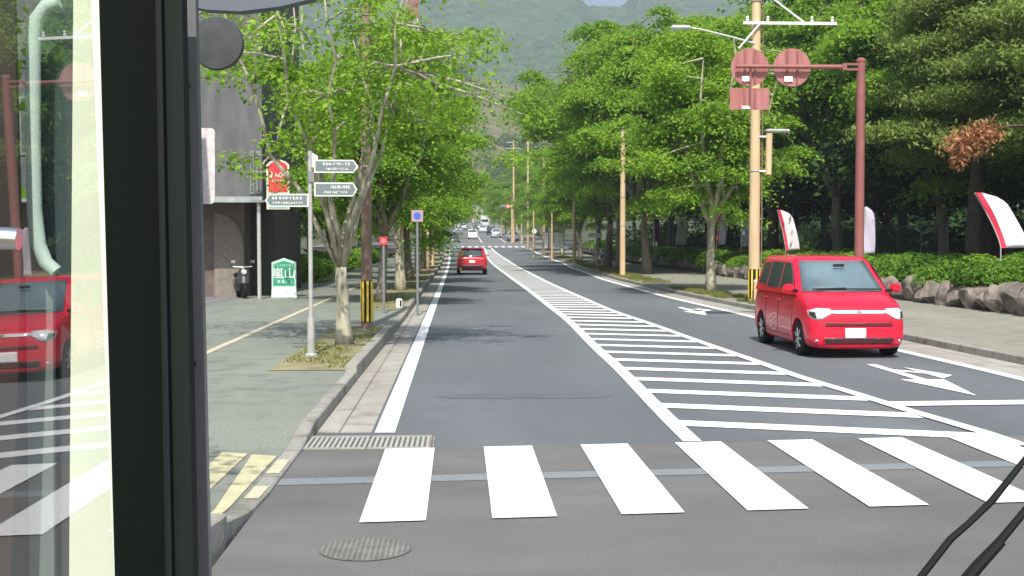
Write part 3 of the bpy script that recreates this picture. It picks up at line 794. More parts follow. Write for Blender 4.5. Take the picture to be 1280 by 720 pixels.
while y < 150:
    put_bush(k % 3, WALLX(y) + rng.uniform(1.0, 1.5), y, rng.uniform(.72, 1.1), k, g(y) + .38, 'rounded hedge bush on top of the boulder wall', 'hedge bushes on the boulder wall')
    if y < 100: put_bush((k + 1) % 3, WALLX(y) + rng.uniform(2.5, 3.2), y + .8, rng.uniform(.85, 1.15), k * 2, g(y) + .36, 'rounded hedge bush on top of the boulder wall', 'hedge bushes on the boulder wall')
    y += rng.uniform(1.7, 2.3); k += 1
for i, (x, y, s_) in enumerate([(-7.6, 50, 1.1), (-7.9, 53.5, 1.2), (-7.6, 57, 1.1), (-7.7, 61, 1.2), (-7.7, 65.5, 1.1), (-7.6, 70, 1.2), (-7.8, 75, 1.2), (-7.8, 81, 1.2), (-7.8, 87, 1.2), (-8, 95, 1.3), (-8, 104, 1.3)]):
    put_bush(2 if i % 2 else 0, x, y, s_, i, .05 + g(y), 'dark green shrub along the back of the left pavement', 'shrubs behind the left pavement')
# chain-link style fence: posts, rails and wires
ft = empty('fence', (17.6, 42.6, .3), 'long dark wire fence behind the hedge on the right', 'fence')
fx = lambda y: 17.6 + poly([(42, 0), (70, .3), (150, 2.5)], y) - 17.6
mb = MB(); y = 42.6
while y < 120:
    mb.tube([(fx(y), y - 42.6, 0), (fx(y), y - 42.6, 2.25)], .006, 3, cap=False); y += .11 if y < 60 else .16
mb2 = MB()
for zz in (.1, 1.15, 2.22):
    mb2.tube([(fx(yy), yy - 42.6, zz) for yy in (42.6, 60, 80, 100, 120)], .022, 6)
mb.build('wire_mesh', M['fence'], ft); mb2.build('rail', M['fence'], ft)
for i in range(32):
    yy = i * 2.5
    MB().tube([(fx(42.6 + yy), yy, -.3), (fx(42.6 + yy), yy, 2.35)], .035, 8).build('post', M['fence'], ft)
# grass
def grass(name, seed, areas, n, m, hgt=.09):
    rs = np.random.RandomState(seed); V = []; tot = 0
    for fn, y0, y1, w in areas:
        ys = rs.uniform(y0, y1, n); xs = np.array([fn(q) for q in ys]) + rs.uniform(0, 1, n) * w
        keep = np.array([noise.noise(Vector((a * 1.1, b * .7, seed))) > -.05 for a, b in zip(xs, ys)])
        xs, ys = xs[keep], ys[keep]; zs = np.array([g(q) for q in ys]) + .128
        h = rs.uniform(.4, 1.2, len(xs)) * hgt; a = rs.uniform(0, 6.28, len(xs)); dx, dy = np.cos(a) * .012, np.sin(a) * .012; tx, ty = rs.normal(size=len(xs)) * .03, rs.normal(size=len(xs)) * .03
        V.append(np.stack([np.stack([xs - dx, ys - dy, zs], 1), np.stack([xs + dx, ys + dy, zs], 1), np.stack([xs + tx, ys + ty, zs + h], 1)], 1))
    V = np.concatenate(V); n3 = len(V)
    me = bpy.data.meshes.new(name); me.vertices.add(n3 * 3); me.vertices.foreach_set('co', V.reshape(-1)); me.loops.add(n3 * 3); me.loops.foreach_set('vertex_index', np.arange(n3 * 3, dtype=np.int32))
    me.polygons.add(n3); me.polygons.foreach_set('loop_start', np.arange(0, n3 * 3, 3, dtype=np.int32)); me.update(calc_edges=True); me.materials.append(m)
    o = struct(name, me, None, 'stuff'); return tag(o, 'patchy short grass round the street trees', 'grass')
grass('verge_grass', 4, [(lambda q: RK(q) + .2, 34, 46, 1.0), (lambda q: RK(q) + .2, 52, 78, 1.3), (lambda q: RK(q) + .2, 78, 130, 1.3)], 14000, M['grass'], .12)
grass('planter_grass', 5, [(lambda q: LK(q) - 1.2, 17, 25, 1.0), (lambda q: LK(q) - 1.2, 32, 60, 1.0)], 2600, M['grass'], .045)

# ------------------------------------------------------------------ poles, lamps, signs
def stripe_band(parent, r, z0, z1, n=8):
    mb = MB(); mb.tube([(0, 0, z0), (0, 0, z1)], r + .004, 20)
    b = mb.build('guard_band', M['black'], parent, True)
    mb = MB()
    for k in range(n):
        a = 2 * math.pi * k / n + .2; x, y = math.cos(a) * (r + .007), math.sin(a) * (r + .007)
        mb.box((x, y, (z0 + z1) / 2), (.012, .045, z1 - z0 - .02), rz=a)
    mb.build('band_stripe', M['yellow'], b)

def pole(name, px, d, hgt, r, m, label, cat='utility pole', X=None, band=False, group=None, taper=.75):
    x = X if X is not None else (px - 574) * d / F
    t = empty(name, (x, d, g(d) + .12), label, cat, group)
    pb = MB().tube([(0, 0, -.1), (0, 0, hgt * .5), (0, 0, hgt)], [r, r * (1 + taper) / 2, r * taper], 16)
    pb.build('shaft', m, t, True)
    mb = MB().lathe([(r * taper + .01, 0), (r * taper + .01, .05), (r * taper * .6, .09)], (0, 0, hgt - .02), n=14); mb.build('cap', M['steel_dark'], t)
    if band: stripe_band(t, r, .12, .98)
    mb = MB()
    for zz in (hgt * .35, hgt * .55, hgt * .8): mb.tube([(0, 0, zz), (0, 0, zz + .04)], r * .96 + .012, 14)
    mb.build('clamp_ring', M['steel'], t)
    return t

# main utility pole on the right
t = pole('utility_pole', 946, 35, 11.0, .165, M['cream_pole'], 'tall tan utility pole with white crossarm behind the maroon signs', band=True)
ut = t; X0 = t.location.x
mb = MB(); mb.box((.95, -.19, 8.14), (2.75, .07, .08)); mb.build('crossarm', M['white'], t)
mb = MB(); mb.tube([(-.05, -.19, 9.2), (1.35, -.19, 8.18)], .03, 8); mb.tube([(.05, -.2, 8.1), (-.55, -.2, 7.4)], .028, 8); mb.build('brace', M['white'], t)
for xx in (-.3, .3, 1.6, 2.2): MB().lathe([(.03, 0), (.05, .04), (.03, .08), (.05, .12), (.02, .16)], (xx, -.19, 8.18), n=12).build('insulator', M['white'], t)
MB().tube([(0, -.1, 7.55), (-.8, -.15, 7.75), (-1.7, -.2, 7.95), (-1.95, -.2, 7.98)], [.03, .028, .024, .02], 8).build('lamp_arm', M['steel'], t)
mb = MB(); mb.box((-2.25, -.2, 7.99), (.62, .2, .13), bev=.05); mb.build('lamp_head', M['steel'], t, True)
mb = MB(); mb.tube([(.05, -.1, 4.85), (.33, -.15, 4.85)], .03, 8); mb.tube([(.05, -.1, 3.1 + .75), (.33, -.15, 3.1 + .75)], .03, 8); mb.build('bracket', M['steel'], t)
MB().tube([(.36, -.15, 3.75), (.38, -.15, 4.95)], .095, 14).build('equipment_case', M['cream_pole'], t, True)
MB().box((.62, -.15, 5.03), (.72, .22, .09), bev=.035).build('small_lamp', M['steel'], t, True)
mb = MB(); mb.tube([(.2, -.05, 0), (.2, -.05, 9.5)], .018, 6); mb.build('cable_conduit', M['brown_pole'], t)
t = empty('marker_post', (8.62, 34.6, .12), 'short cream marker post beside the tan utility pole', 'post')
MB().tube([(0, 0, -.05), (0, 0, .62)], .05, 12).build('shaft', M['cream_pole'], t, True); MB().lathe([(.055, 0), (.05, .04), (.01, .06)], (0, 0, .62), n=12).build('cap', M['white'], t)

# plain poles on the right
pole('utility_pole', 779, 61, 7.4, .15, M['cream_pole'], 'plain tan pole left of the bright green tree on the right kerb', group=None, taper=.8, band=False)
pole('utility_pole', 718, 103, 7.0, .16, M['cream_pole'], 'short tan pole second beyond the plain tan pole on the right kerb', taper=.85)
t = pole('utility_pole', 680, 134, 11.6, .17, M['cream_pole'], 'tall tan pole with crossarm, third beyond the plain tan pole')
MB().box((0, 0, 11.0), (1.3, .09, .09)).build('crossarm', M['steel'], t); 
t = pole('utility_pole', 660, 150, 14.6, .16, M['cream_pole'], 'tallest thin pale pole rising above the far right trees')
MB().box((0, 0, 13.2), (.6, .09, .09)).build('crossarm', M['steel'], t)
t = pole('utility_pole', 642, 185, 15.5, .17, M['cream_pole'], 'far pale pole with three crossarms above the far right trees')
mb = MB()
for zz in (15.2, 14.3, 13.4): mb.box((0, 0, zz), (2.3, .1, .1))
mb.build('crossarm', M['steel'], t)
pole('utility_pole', 646, 200, 6.0, .2, M['cream_pole'], 'short tan pole beside the red traffic light')
for px, d in ((667, 118), (690, 112), (652, 175), (627, 230)): pole('slender_post', px, d, 4.6, .09, M['cream_pole'], 'slender pale post among the far right tree trunks', 'post', group='slender posts on the far right kerb')
for px, d in ((541, 90), (549, 128), (535, 74)): pole('slender_post', px, d, 5.0, .1, M['cream_pole'], 'slender tan post in the left planting strip beyond the blue sign', 'post', group='slender posts on the left kerb')

# left brown pole
pole('utility_pole', 459, 25.0, 9.5, .118, M['brown_pole'], 'brown utility pole with yellow and black band behind the pale tree', band=True)

# maroon sign gantry
gd = 27.6; gx = (1080 - 574) * gd / F
t = empty('sign_gantry', (gx, gd, .12), 'maroon pole with arm holding sign backs above the right lane', 'sign gantry')
MB().tube([(0, 0, -.1), (0, 0, 5.97)], [.112, .098], 20).build('post', M['maroon'], t, True)
MB().lathe([(.11, 0), (.11, .05), (.06, .09)], (0, 0, 5.95), n=18).build('cap', M['maroon'], t, True)
mb = MB(); mb.tube([(-.35, 0, 5.83), (-1.5, 0, 5.83), (-2.92, 0, 5.83)], [.055, .05, .042], 14); mb.build('arm', M['maroon'], t, True)
mb = MB(); mb.box((-.22, 0, 5.89), (.42, .12, .045)); mb.box((-.22, 0, 5.77), (.42, .12, .045)); mb.box((-.4, 0, 5.83), (.1, .15, .15)); mb.build('arm_bracket', M['maroon'], t)
def sign_back(cx, cz, shape):
    f = lambda u, v, w: (cx + u, .13 + w, cz + v)
    if shape == 'round': out = [(.44 * math.cos(a * math.pi / 24), .44 * math.sin(a * math.pi / 24)) for a in range(48)]
    else: out = [(-.46, -.25), (.46, -.25), (.46, .25), (-.46, .25)]
    o = MB().prism(out, f, 0, .012).build('sign_plate', M['maroon_sign'], t)
    mb = MB()
    for u in ((-.12, .12) if shape == 'round' else (-.12, .12)):
        hh = .38 if shape == 'round' else .23
        mb.box((cx + u, .118, cz), (.05, .022, hh * 2))
    mb.build('stiffener', M['maroon'], o)
    MB().box((cx - .09, .1, cz - .27 if shape == 'round' else cz - .2), (.2, .012, .12 if shape == 'round' else .07)).build('sticker', M['sign_white'], o)
sign_back(-2.57, 5.83, 'round'); sign_back(-1.58, 5.83, 'round'); sign_back(-2.57, 5.10, 'rect')
MB().tube([(-2.57, .06, 5.83), (-2.57, .06, 4.95)], .022, 8).build('hanger', M['maroon'], t)

# fingerpost on the left
def glyph_row(mb, x0, x1, zc, h, y, seed, n):
    r = random.Random(seed); w = (x1 - x0) / n
    for k in range(n):
        cx = x0 + w * (k + .5)
        for _ in range(2): mb.box((cx + r.uniform(-.22, .22) * w, y, zc + r.uniform(-.3, .3) * h), (w * r.uniform(.45, .8), .003, h * .16))
        for _ in range(2): mb.box((cx + r.uniform(-.28, .28) * w, y - .0007, zc), (w * .16, .003, h * r.uniform(.6, 1)))
fp = G(389, 446, .12)
t = empty('fingerpost', (fp.x, fp.y, .12), 'slim white fingerpost with three grey pointed direction boards', 'signpost')
s_ = F / fp.y
zz = lambda py: CAMH + (302 - py) / s_ - .12
xx = lambda px: (px - 574) / s_ - fp.x
MB().tube([(0, 0, 0), (0, 0, zz(190))], .034, 14).build('post', M['post_grey'], t, True)
MB().tube([(0, 0, -.08), (0, 0, .62)], [.062, .056], 14).build('base_sleeve', M['post_grey'], t, True)
MB().lathe([(.10, 0), (.10, .05), (.075, .07)], (0, 0, -.01), n=16).build('footing', M['concrete'], t)
MB().box((.02, 0, zz(222)), (.1, .1, .16)).build('clamp', M['steel_dark'], t)
MB().prism([(.03, zz(210)), (.12, zz(210)), (.12, zz(196)), (.03, zz(192))], lambda u, v, w: (u, w, v), -.006, .006).build('bracket_plate', M['white'], t)
def finger(x0, x1, py0, py1, right, seed, txt):
    za, zb = zz(py1), zz(py0); tip = .055
    def outl(e):
        if right: return [(x0 - e, za - e), (x1 - tip, za - e), (x1 + e * 1.4, (za + zb) / 2), (x1 - tip, zb + e), (x0 - e, zb + e)]
        return [(x1 + e, za - e), (x0 + tip, za - e), (x0 - e * 1.4, (za + zb) / 2), (x0 + tip, zb + e), (x1 + e, zb + e)]
    o = MB().prism(outl(.012), lambda u, v, w: (u, -.05 + w, v), 0, .02).build('direction_board', M['sign_white'], t)
    MB().prism(outl(-.008), lambda u, v, w: (u, -.053 + w, v), 0, .003).build('board_face', M['sign_grey'], o)
    mb = MB(); a, b = x0 + .1, x1 - .1
    glyph_row(mb, a + txt[0], b + txt[1], za + (zb - za) * .70, (zb - za) * .30, -.0555, seed, 9)
    glyph_row(mb, a + txt[2], b + txt[3], za + (zb - za) * .27, (zb - za) * .24, -.0555, seed + 1, 12)
    mb.build('lettering', M['sign_white'], o)
finger(xx(396), xx(448), 202, 216, True, 1, (.02, 0, .06, -.04))
finger(xx(396), xx(447), 230, 245, True, 5, (.14, 0, .03, -.04))
finger(xx(336), xx(387), 244, 258, False, 9, (-.02, .02, 0, .03))

# text
def text_obj(body, size, m, parent, loc, name='lettering', rz=0, bold=0.0):
    cu = bpy.data.curves.new('txt', 'FONT'); cu.body = body; cu.size = size; cu.align_x = 'CENTER'; cu.align_y = 'CENTER'; cu.extrude = .002; cu.offset = bold
    tmp = bpy.data.objects.new('txt', cu); COL.objects.link(tmp)
    me = bpy.data.meshes.new_from_object(tmp.evaluated_get(bpy.context.evaluated_depsgraph_get()))
    bpy.data.objects.remove(tmp); bpy.data.curves.remove(cu)
    me.materials.clear(); me.materials.append(m)
    o = link_mesh(name, me, m, parent); o.location = loc; o.rotation_euler = (R(90), 0, rz); return o

# green standing sign
gp = G(355, 373, .12); sc_ = F / gp.y
t = empty('standing_sign', (gp.x, gp.y, .12), 'green standing sign board with gabled top and large white characters', 'sign')
w = 15 / sc_; h = 49 / sc_
out = [(-w, .30 * h), (w, .30 * h), (w, .90 * h), (0, h), (-w, .90 * h)]
fo = MB().prism([(-w - .02, .02), (w + .02, .02), (w, .3 * h), (w, .915 * h), (0, h + .03), (-w, .915 * h), (-w, .3 * h)], lambda u, v, q: (u, q, v), 0, .14).build('frame', M['sign_mint'], t)
MB().prism([(-w + .05, .32 * h), (w - .05, .32 * h), (w - .05, .87 * h), (0, .955 * h), (-w + .05, .87 * h)], lambda u, v, q: (u, q, v), -.006, 0).build('panel', M['sign_green'], t)
MB().box((0, -.004, .155 * h), (2 * w - .04, .008, .24 * h)).build('base_panel', M['sign_white'], t)
MB().box((0, .07, .0), (2 * w + .1, .3, .04)).build('foot', M['steel_dark'], t)
text_obj('嵐山', .37, M['sign_white'], t, (0, -.009, .62 * h))
mb = MB(); glyph_row(mb, -w + .08, w - .08, .84 * h, .07, -.008, 3, 8); mb.build('small_lettering', M['sign_mint'], t)
mb = MB(); glyph_row(mb, -w + .12, w - .12, .43 * h, .13, -.008, 8, 3); mb.build('lower_lettering', M['sign_mint'], t)
# red hanging board on the post by the building
rp = (350 - 574) * 37.4 / F; s2 = F / 37.4; Z = lambda py: CAMH + (302 - py) / s2
t = empty('shop_sign', (rp, 37.4, .12), 'tall red shop sign board with rounded cream frame above the fingerpost arm', 'sign')
w = 14 / s2; a, b = Z(262) - .12, Z(201) - .12
def arch(w, a, b, k): return [(-w, a), (w, a), (w, b - k), (w * .7, b - k * .35), (w * .3, b), (-w * .3, b), (-w * .7, b - k * .35), (-w, b - k)]
MB().prism(arch(w, a, b, .16), lambda u, v, q: (u, q, v), 0, .16).build('frame', mat('cream frame', (.72, .62, .5), .5), t)
MB().prism(arch(w - .06, Z(241) - .12, b - .05, .13), lambda u, v, q: (u, q, v), -.006, 0).build('red_panel', M['sign_red'], t)
MB().box((0, -.003, (Z(241) + Z(262)) / 2 - .12), (2 * w - .12, .006, (Z(241) - Z(262)) - .05)).build('green_panel', mat('dull green panel', (.2, .4, .32), .5), t)
mb = MB(); glyph_row(mb, -w + .09, w - .09, Z(219) - .12, .2, -.009, 12, 4); glyph_row(mb, -w + .14, w - .14, Z(226.5) - .12, .09, -.009, 14, 5); glyph_row(mb, -w + .12, w - .12, Z(246) - .12, .09, -.009, 17, 5)
mb.build('lettering', mat('cream lettering', (.75, .62, .55), .5), t)
mb = MB()
for zz_ in (a + .25, b - .35): mb.box((-.42, .08, zz_), (.84, .05, .05))
mb.build('wall_bracket', M['steel_dark'], t)

# round blue sign and red sign on the left
def roadsign(px, py, d, label, shape, cols, base_h=None, r=.22, name='road_sign'):
    x = (px - 574) * d / F; t = empty(name, (x, d, g(d) + .12), label, 'road sign')
    z = CAMH + (302 - py) * d / F - .12 - g(d)
    MB().tube([(0, 0, -.1), (0, 0, z + r)], .032, 10).build('post', M['steel_dark'], t)
    f = lambda u, v, w: (u, -.045 + w, z + v)
    circ = lambda q: [(q * math.cos(a * math.pi / 16), q * math.sin(a * math.pi / 16)) for a in range(32)]
    out = circ(r) if shape == 'round' else [(-r, -r), (r, -r), (r, r), (-r, r)]
    o = MB().prism(out, f, 0, .01).build('plate', cols[0], t)
    if len(cols) > 1: MB().prism(circ(r * .62), lambda u, v, w: (u, -.05 + w, z + v), 0, .005).build('disc', cols[1], o)
    return t
roadsign(522, 270, 31, 'square pinkish road sign with round blue disc on a pole in the left planting', 'square', (M['sign_pink'], M['sign_blue']), r=.15)
roadsign(480, 301, 30, 'small red square sign seen between brown pole and left tree trunks', 'square', (M['sign_red'], mat('pale red', (.6, .2, .2))), r=.10)
roadsign(668, 289, 118, 'small white round sign at the far right kerb', 'round', (M['sign_white'],), r=.24)
t = empty('kerb_marker', (LK(32.5) - .3, 32.5, .12), 'small white and black marker block standing on the left kerb', 'marker')
MB().box((0, 0, .12), (.16, .12, .26), bev=.02).build('block', M['sign_white'], t); MB().box((.04, -.065, .13), (.05, .01, .16)).build('stripe', M['black'], t)
# small direction board on far right
t = empty('street_sign', ((747 - 574) * 78 / F, 78, .12), 'small pale direction board on a pole behind the plain tan pole', 'sign')
MB().tube([(0, 0, -.1), (0, 0, 2.5)], .04, 8).build('post', M['steel_dark'], t); MB().box((-.15, -.05, 2.2), (.9, .03, .3)).build('board', M['steel'], t)

# traffic light
d = 178; x = (640 - 574) * d / F
t = empty('traffic_light', (x, d, g(d) + .12), 'traffic light showing red over the far junction', 'traffic light')
z = CAMH + (302 - 258) * d / F - .12 - g(d)
MB().tube([(0, 0, -.1), (0, 0, z + .3)], .13, 12).build('post', M['cream_pole'], t); MB().tube([(0, 0, z), (-1.6, 0, z)], .06, 8).build('arm', M['steel'], t)
MB().box((-1.0, -.1, z), (1.35, .25, .5), bev=.08).build('housing', M['sign_grey'], t)
for k in range(3):
    MB().lathe([(.2, 0), (.18, -.03), (.0, -.05)], (-1.42 + .42 * k, -.23, z), axis='Y', n=16).build('lens', emit_mat('red signal lens', (1, .06, .02), 9) if k == 2 else M['steel_dark'], t)

# ------------------------------------------------------------------ feather flags behind the hedge
def flag(px, X, ytop, ybot, w, lean, m_body, m_edge, label, dot=None):
    sc_ = (px - 574) / X; d = F / sc_; zt = CAMH + (302 - ytop) / sc_; zb = CAMH + (302 - ybot) / sc_; z0 = g(d) + .3
    t = empty('feather_flag', (X, d, z0), label, 'flag', 'feather flags behind the hedge')
    zt -= z0; zb -= z0; n = 14; r = random.Random(px)
    mp_ = [(lean * (k / n) ** 1.3 * (zt - zb) , 0, zb + (zt - zb) * k / n) for k in range(n + 1)]
    MB().tube([(0, 0, -.1), (0, 0, zb)] + mp_[1:], .016, 6).build('mast', M['steel'], t)
    mb = MB(); me_ = MB()
    for k in range(n + 1):
        q = k / n; ww = w * (1 if q < .75 else math.sqrt(max(0.02, 1 - ((q - .75) / .26) ** 2)))
        x0, _, z = mp_[k]; wv = lambda u: .05 * math.sin(5 * q + u * 4 + px)
        for u in (0, .16, .3, .5, .7, .85, 1): mb.v.append((x0 + .016 + ww * u, wv(u), z))
    for k in range(n):
        for u in range(6): o = k * 7 + u; mb.f.append((o, o + 1, o + 8, o + 7))
    o = mb.build('cloth', m_body, t, True)
    sd = o.modifiers.new('thickness', 'SOLIDIFY'); sd.thickness = .004
    if m_edge:
        e = MB()
        for k in range(n + 1):
            q = k / n; x0, _, z = mp_[k]; wv = lambda u: .05 * math.sin(5 * q + u * 4 + px)
            e.v += [(x0 + .005, wv(0) - .012, z), (x0 + w * .24, wv(.16) - .012, z), (x0 + w * .24, wv(.16) + .012, z), (x0 + .005, wv(0) + .012, z)]
        for k in range(n):
            for u in range(4): a = k * 4 + u; b = k * 4 + (u + 1) % 4; e.f.append((a, b, b + 4, a + 4))
        e.build('edge_band', m_edge, o)
    if dot:
        MB().lathe([(w * .28, 0), (w * .28, .04), (0, .041)], (lean * .8 * (zt - zb) + w * .55, -.02, zb + (zt - zb) * .78), axis='Y', n=20).build('emblem', dot, o)
    return t
white_c = mat('white flag cloth', (.78, .72, .76), .8); lil = mat('lilac flag cloth', (.50, .46, .58), .8); greyc = mat('grey flag cloth', (.22, .25, .28), .8); redc = mat('red flag cloth', (.60, .03, .07), .7); plum = mat('plum flag cloth', (.20, .06, .11), .8)
flag(819, 14.9, 272, 302, .40, .0, plum, None, 'narrow plum coloured feather flag, leftmost along the hedge')
flag(846, 14.7, 271, 306, .72, .10, white_c, None, 'bright white feather flag with small red emblem above the hedge', dot=redc)
flag(898, 14.7, 268, 306, .5, .06, lil, redc, 'lilac and red feather flag behind the pale tree trunk')
flag(929, 15.4, 269, 309, .72, .0, greyc, None, 'shaded grey feather flag with dark emblem left of the tan pole', dot=M['black'])
flag(986, 14.7, 262, 313, .62, -.22, white_c, redc, 'white feather flag with red edge right of the tan pole')
flag(1086, 14.9, 258, 318, .4, .0, lil, None, 'pale lilac feather flag just right of the maroon gantry pole')
flag(1263, 15.0, 240, 310, .75, -.50, white_c, redc, 'large white feather flag with red edge leaning left at the right frame edge')
# pale hangings under the far trees
t = empty('stall_banner', ((694 - 574) * 112 / F + .2, 112, g(112) + .12), 'row of pale pink cloth banners under the far right trees', 'banner')
for k in range(4):
    MB().box((k * .5 - .8, 3 + k * .3, 1.75), (.34, .03, 1.5)).build('cloth', white_c, t)
mb = MB(); mb.tube([(-1.1, 3, 0), (-1.1, 3, 2.6)], .03, 6); mb.tube([(1.0, 4, 0), (1.0, 4, 2.6)], .03, 6); mb.tube([(-1.1, 3, 2.55), (1.0, 4, 2.55)], .03, 6); mb.build('rack', M['steel_dark'], t)

# ------------------------------------------------------------------ building on the left
bd = 38.0; bs = F / bd; bx = lambda px: (px - 574) / bs; bz = lambda py: CAMH + (302 - py) / bs
t = empty('grey_building', (bx(332), bd, .1), 'dark grey building with tall narrow windows and ledge above its ground floor', 'building')
def lb(x0, x1, y0, y1, z0, z1): return MB().box(((x0 + x1) / 2 - bx(332), (y0 + y1) / 2, (z0 + z1) / 2 - .1), (x1 - x0, y1 - y0, z1 - z0))
xr = bx(331)
lb(-22, xr, 0.0, 9, bz(250), 12.5).build('upper_wall', M['wall_dark'], t)
lb(-22, bx(300), 1.2, 9, .1, bz(250) - .002).build('ground_floor_wall', M['wall_brown'], t)
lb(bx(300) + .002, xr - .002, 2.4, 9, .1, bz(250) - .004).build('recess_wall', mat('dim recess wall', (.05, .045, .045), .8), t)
lb(-22, xr + .05, -.42, .0 - .003, bz(254), bz(247)).build('ledge', M['concrete'], t)
lb(-22.1, xr + .1, -.12, 9.1, 12.5, 12.8).build('parapet', M['concrete'], t)
for (a, b_) in ((bx(316), bx(321)), (bx(324), bx(329.5))):
    f = lb(a, b_, -.05, -.003, bz(243), bz(190)).build('window', M['steel_dark'], t)
    lb(a + .035, b_ - .03, -.058, -.052, bz(241), bz(193)).build('pane', M['glass'], f)
for x0_ in (-9.6, -11.6, -13.6):
    f = lb(x0_, x0_ + 1.2, -.05, -.003, 4.6, 6.4).build('window', M['steel_dark'], t); lb(x0_ + .06, x0_ + 1.14, -.058, -.052, 4.66, 6.34).build('pane', M['glass'], f)
MB().tube([(bx(328) - bx(332), -.25, 0), (bx(328) - bx(332), -.25, bz(250) - .1)], .062, 12).build('downpipe', M['steel'], t)
mb = MB()
# stone arch panel by the entrance
arc = [(0, 0), (1.55, 0), (1.55, .9)] + [(1.55 - 1.35 * math.sin(a * math.pi / 16), .9 + 1.0 - 1.0 * math.cos(a * math.pi / 16) + .0) for a in range(1, 9)] + [(0, 1.9)]
MB().prism([(bx(262) - bx(332), .0), (bx(262) - bx(332), bz(268)), (bx(278) - bx(332), bz(272)), (bx(292) - bx(332), bz(285)), (bx(299) - bx(332), bz(305)), (bx(300) - bx(332), 0)], lambda u, v, w: (u, 1.15 + w, v), 0, .05).build('arched_panel', mat('taupe panel', (.20, .175, .15), .8, var=.15), t)
# gateposts
for i, (px, d_, h_) in enumerate(((343.5, 42.0, 2.32), (354, 43.8, 2.2), (363, 45.6, 1.9))):
    tt = empty('gatepost', ((px - 574) * d_ / F, d_, .1), ['tallest front concrete gatepost behind the green sign', 'middle concrete gatepost behind the green sign', 'lowest rear concrete gatepost behind the green sign'][i], 'gatepost')
    MB().box((0, 0, h_ / 2), (.26, .3, h_)).build('shaft', M['concrete'], tt); MB().box((0, 0, h_ + .05), (.36, .4, .1), bev=.02).build('cap', M['concrete'], tt)
# low dark garden wall behind gate
t = empty('garden_wall', (-7.3, 47, .1), 'low shaded garden wall beside the left pavement behind the gateposts', 'wall')
MB().box((0, 6, .45), (.2, 12, .9)).build('body', M['wall_dark'], t); MB().box((0, 6, .94), (.28, 12.1, .08)).build('coping', M['concrete'], t)

# motorcycle in the recess
t = empty('scooter', (bx(300), bd + .55, .12), 'dark scooter parked in the shade against the grey building', 'scooter', rz=R(20))
def wheel_simple(p, name):
    w_ = MB().lathe([(.10, -.04), (.21, -.05), (.25, -.02), (.25, .02), (.21, .05), (.10, .04)], p, axis='X', n=20).build('tyre', M['black'], t, True)
    MB().lathe([(.0, -.03), (.11, -.03), (.11, .03), (.0, .03)], p, axis='X', n=14).build('hub', M['alu'], w_)
wheel_simple((0, -.58, .25), 'w'); wheel_simple((0, .58, .25), 'w')
MB().tube([(0, -.58, .25), (0, -.48, .6), (0, -.36, .98)], [.035, .05, .035], 10).build('fork', M['steel_dark'], t)
MB().box((0, -.42, .68), (.36, .12, .5), bev=.05).build('leg_shield', M['dark_car'], t, True)
MB().box((0, .05, .28), (.28, .75, .08), bev=.03).build('footboard', M['black_gloss'], t)
MB().box((0, .5, .5), (.3, .62, .34), bev=.09).build('rear_body', M['dark_car'], t, True); MB().box((0, .42, .74), (.26, .6, .1), bev=.04).build('seat', M['black'], t)
MB().tube([(-.3, -.3, 1.0), (0, -.38, .98), (.3, -.3, 1.0)], .02, 8).build('handlebar', M['steel'], t)
MB().lathe([(.09, 0), (.08, -.05), (0, -.07)], (0, -.49, .84), axis='Y', n=14).build('headlight', M['lamp'], t)
for sx in (-1, 1): MB().box((sx * .3, -.33, 1.16), (.13, .03, .09), bev=.01).build('mirror', M['chrome'], t)

# far end: pale canopy building, footbridge, tower
t = empty('far_building', (8.5, 440, g(440)), 'pale low building closing the far end of the street', 'building')
MB().box((0, 0, 3), (9, 8, 6)).build('wall', M['wall_cream'], t); MB().box((0, 0, 6.3), (10, 9, .6)).build('roof', M['sign_white'], t)
for k in range(4):
    f = MB().box((-3.2 + k * 2.1, -4.03, 3.4), (1.2, .05, 1.4)).build('window', M['steel_dark'], t); MB().box((-3.2 + k * 2.1, -4.06, 3.4), (1.0, .02, 1.2)).build('pane', M['glass'], f)
t = empty('footbridge', (2, 400, g(400)), 'pale green footbridge crossing the far end of the street', 'footbridge')
MB().box((0, 0, 5.4), (26, 2, .5)).build('deck', mat('pale green steel', (.45, .58, .48), .5), t)
for xx_ in (-9, 10.5): MB().tube([(xx_, 0, 0), (xx_, 0, 5.2)], .3, 10).build('pier', M['sign_mint'], t)
mb = MB(); mb.box((0, -.95, 6.35), (26, .06, .08)); mb.box((0, .95, 6.35), (26, .06, .08))
for k in range(40): mb.box((-12.8 + k * .65, -.95, 6), (.05, .05, .75)); 
mb.build('railing', M['sign_mint'], t)
MB().prism([(-13, 4.9), (-9.8, 4.9), (-9.8, 5.4), (-13, 5.4)], lambda u, v, w: (u, w, v), -1, 1).build('landing', M['sign_mint'], t)
mb = MB(); mb.tube([(-8.8, -1.3, 5.4), (-5.5, -13, .2)], .35, 4); mb.build('stair', M['sign_mint'], t)
t = empty('lattice_tower', ((516 - 574) * 250 / F, 250, g(250)), 'red and white lattice tower rising behind the left trees', 'tower')
red_t = mat('tower red', (.55, .10, .06), .6)
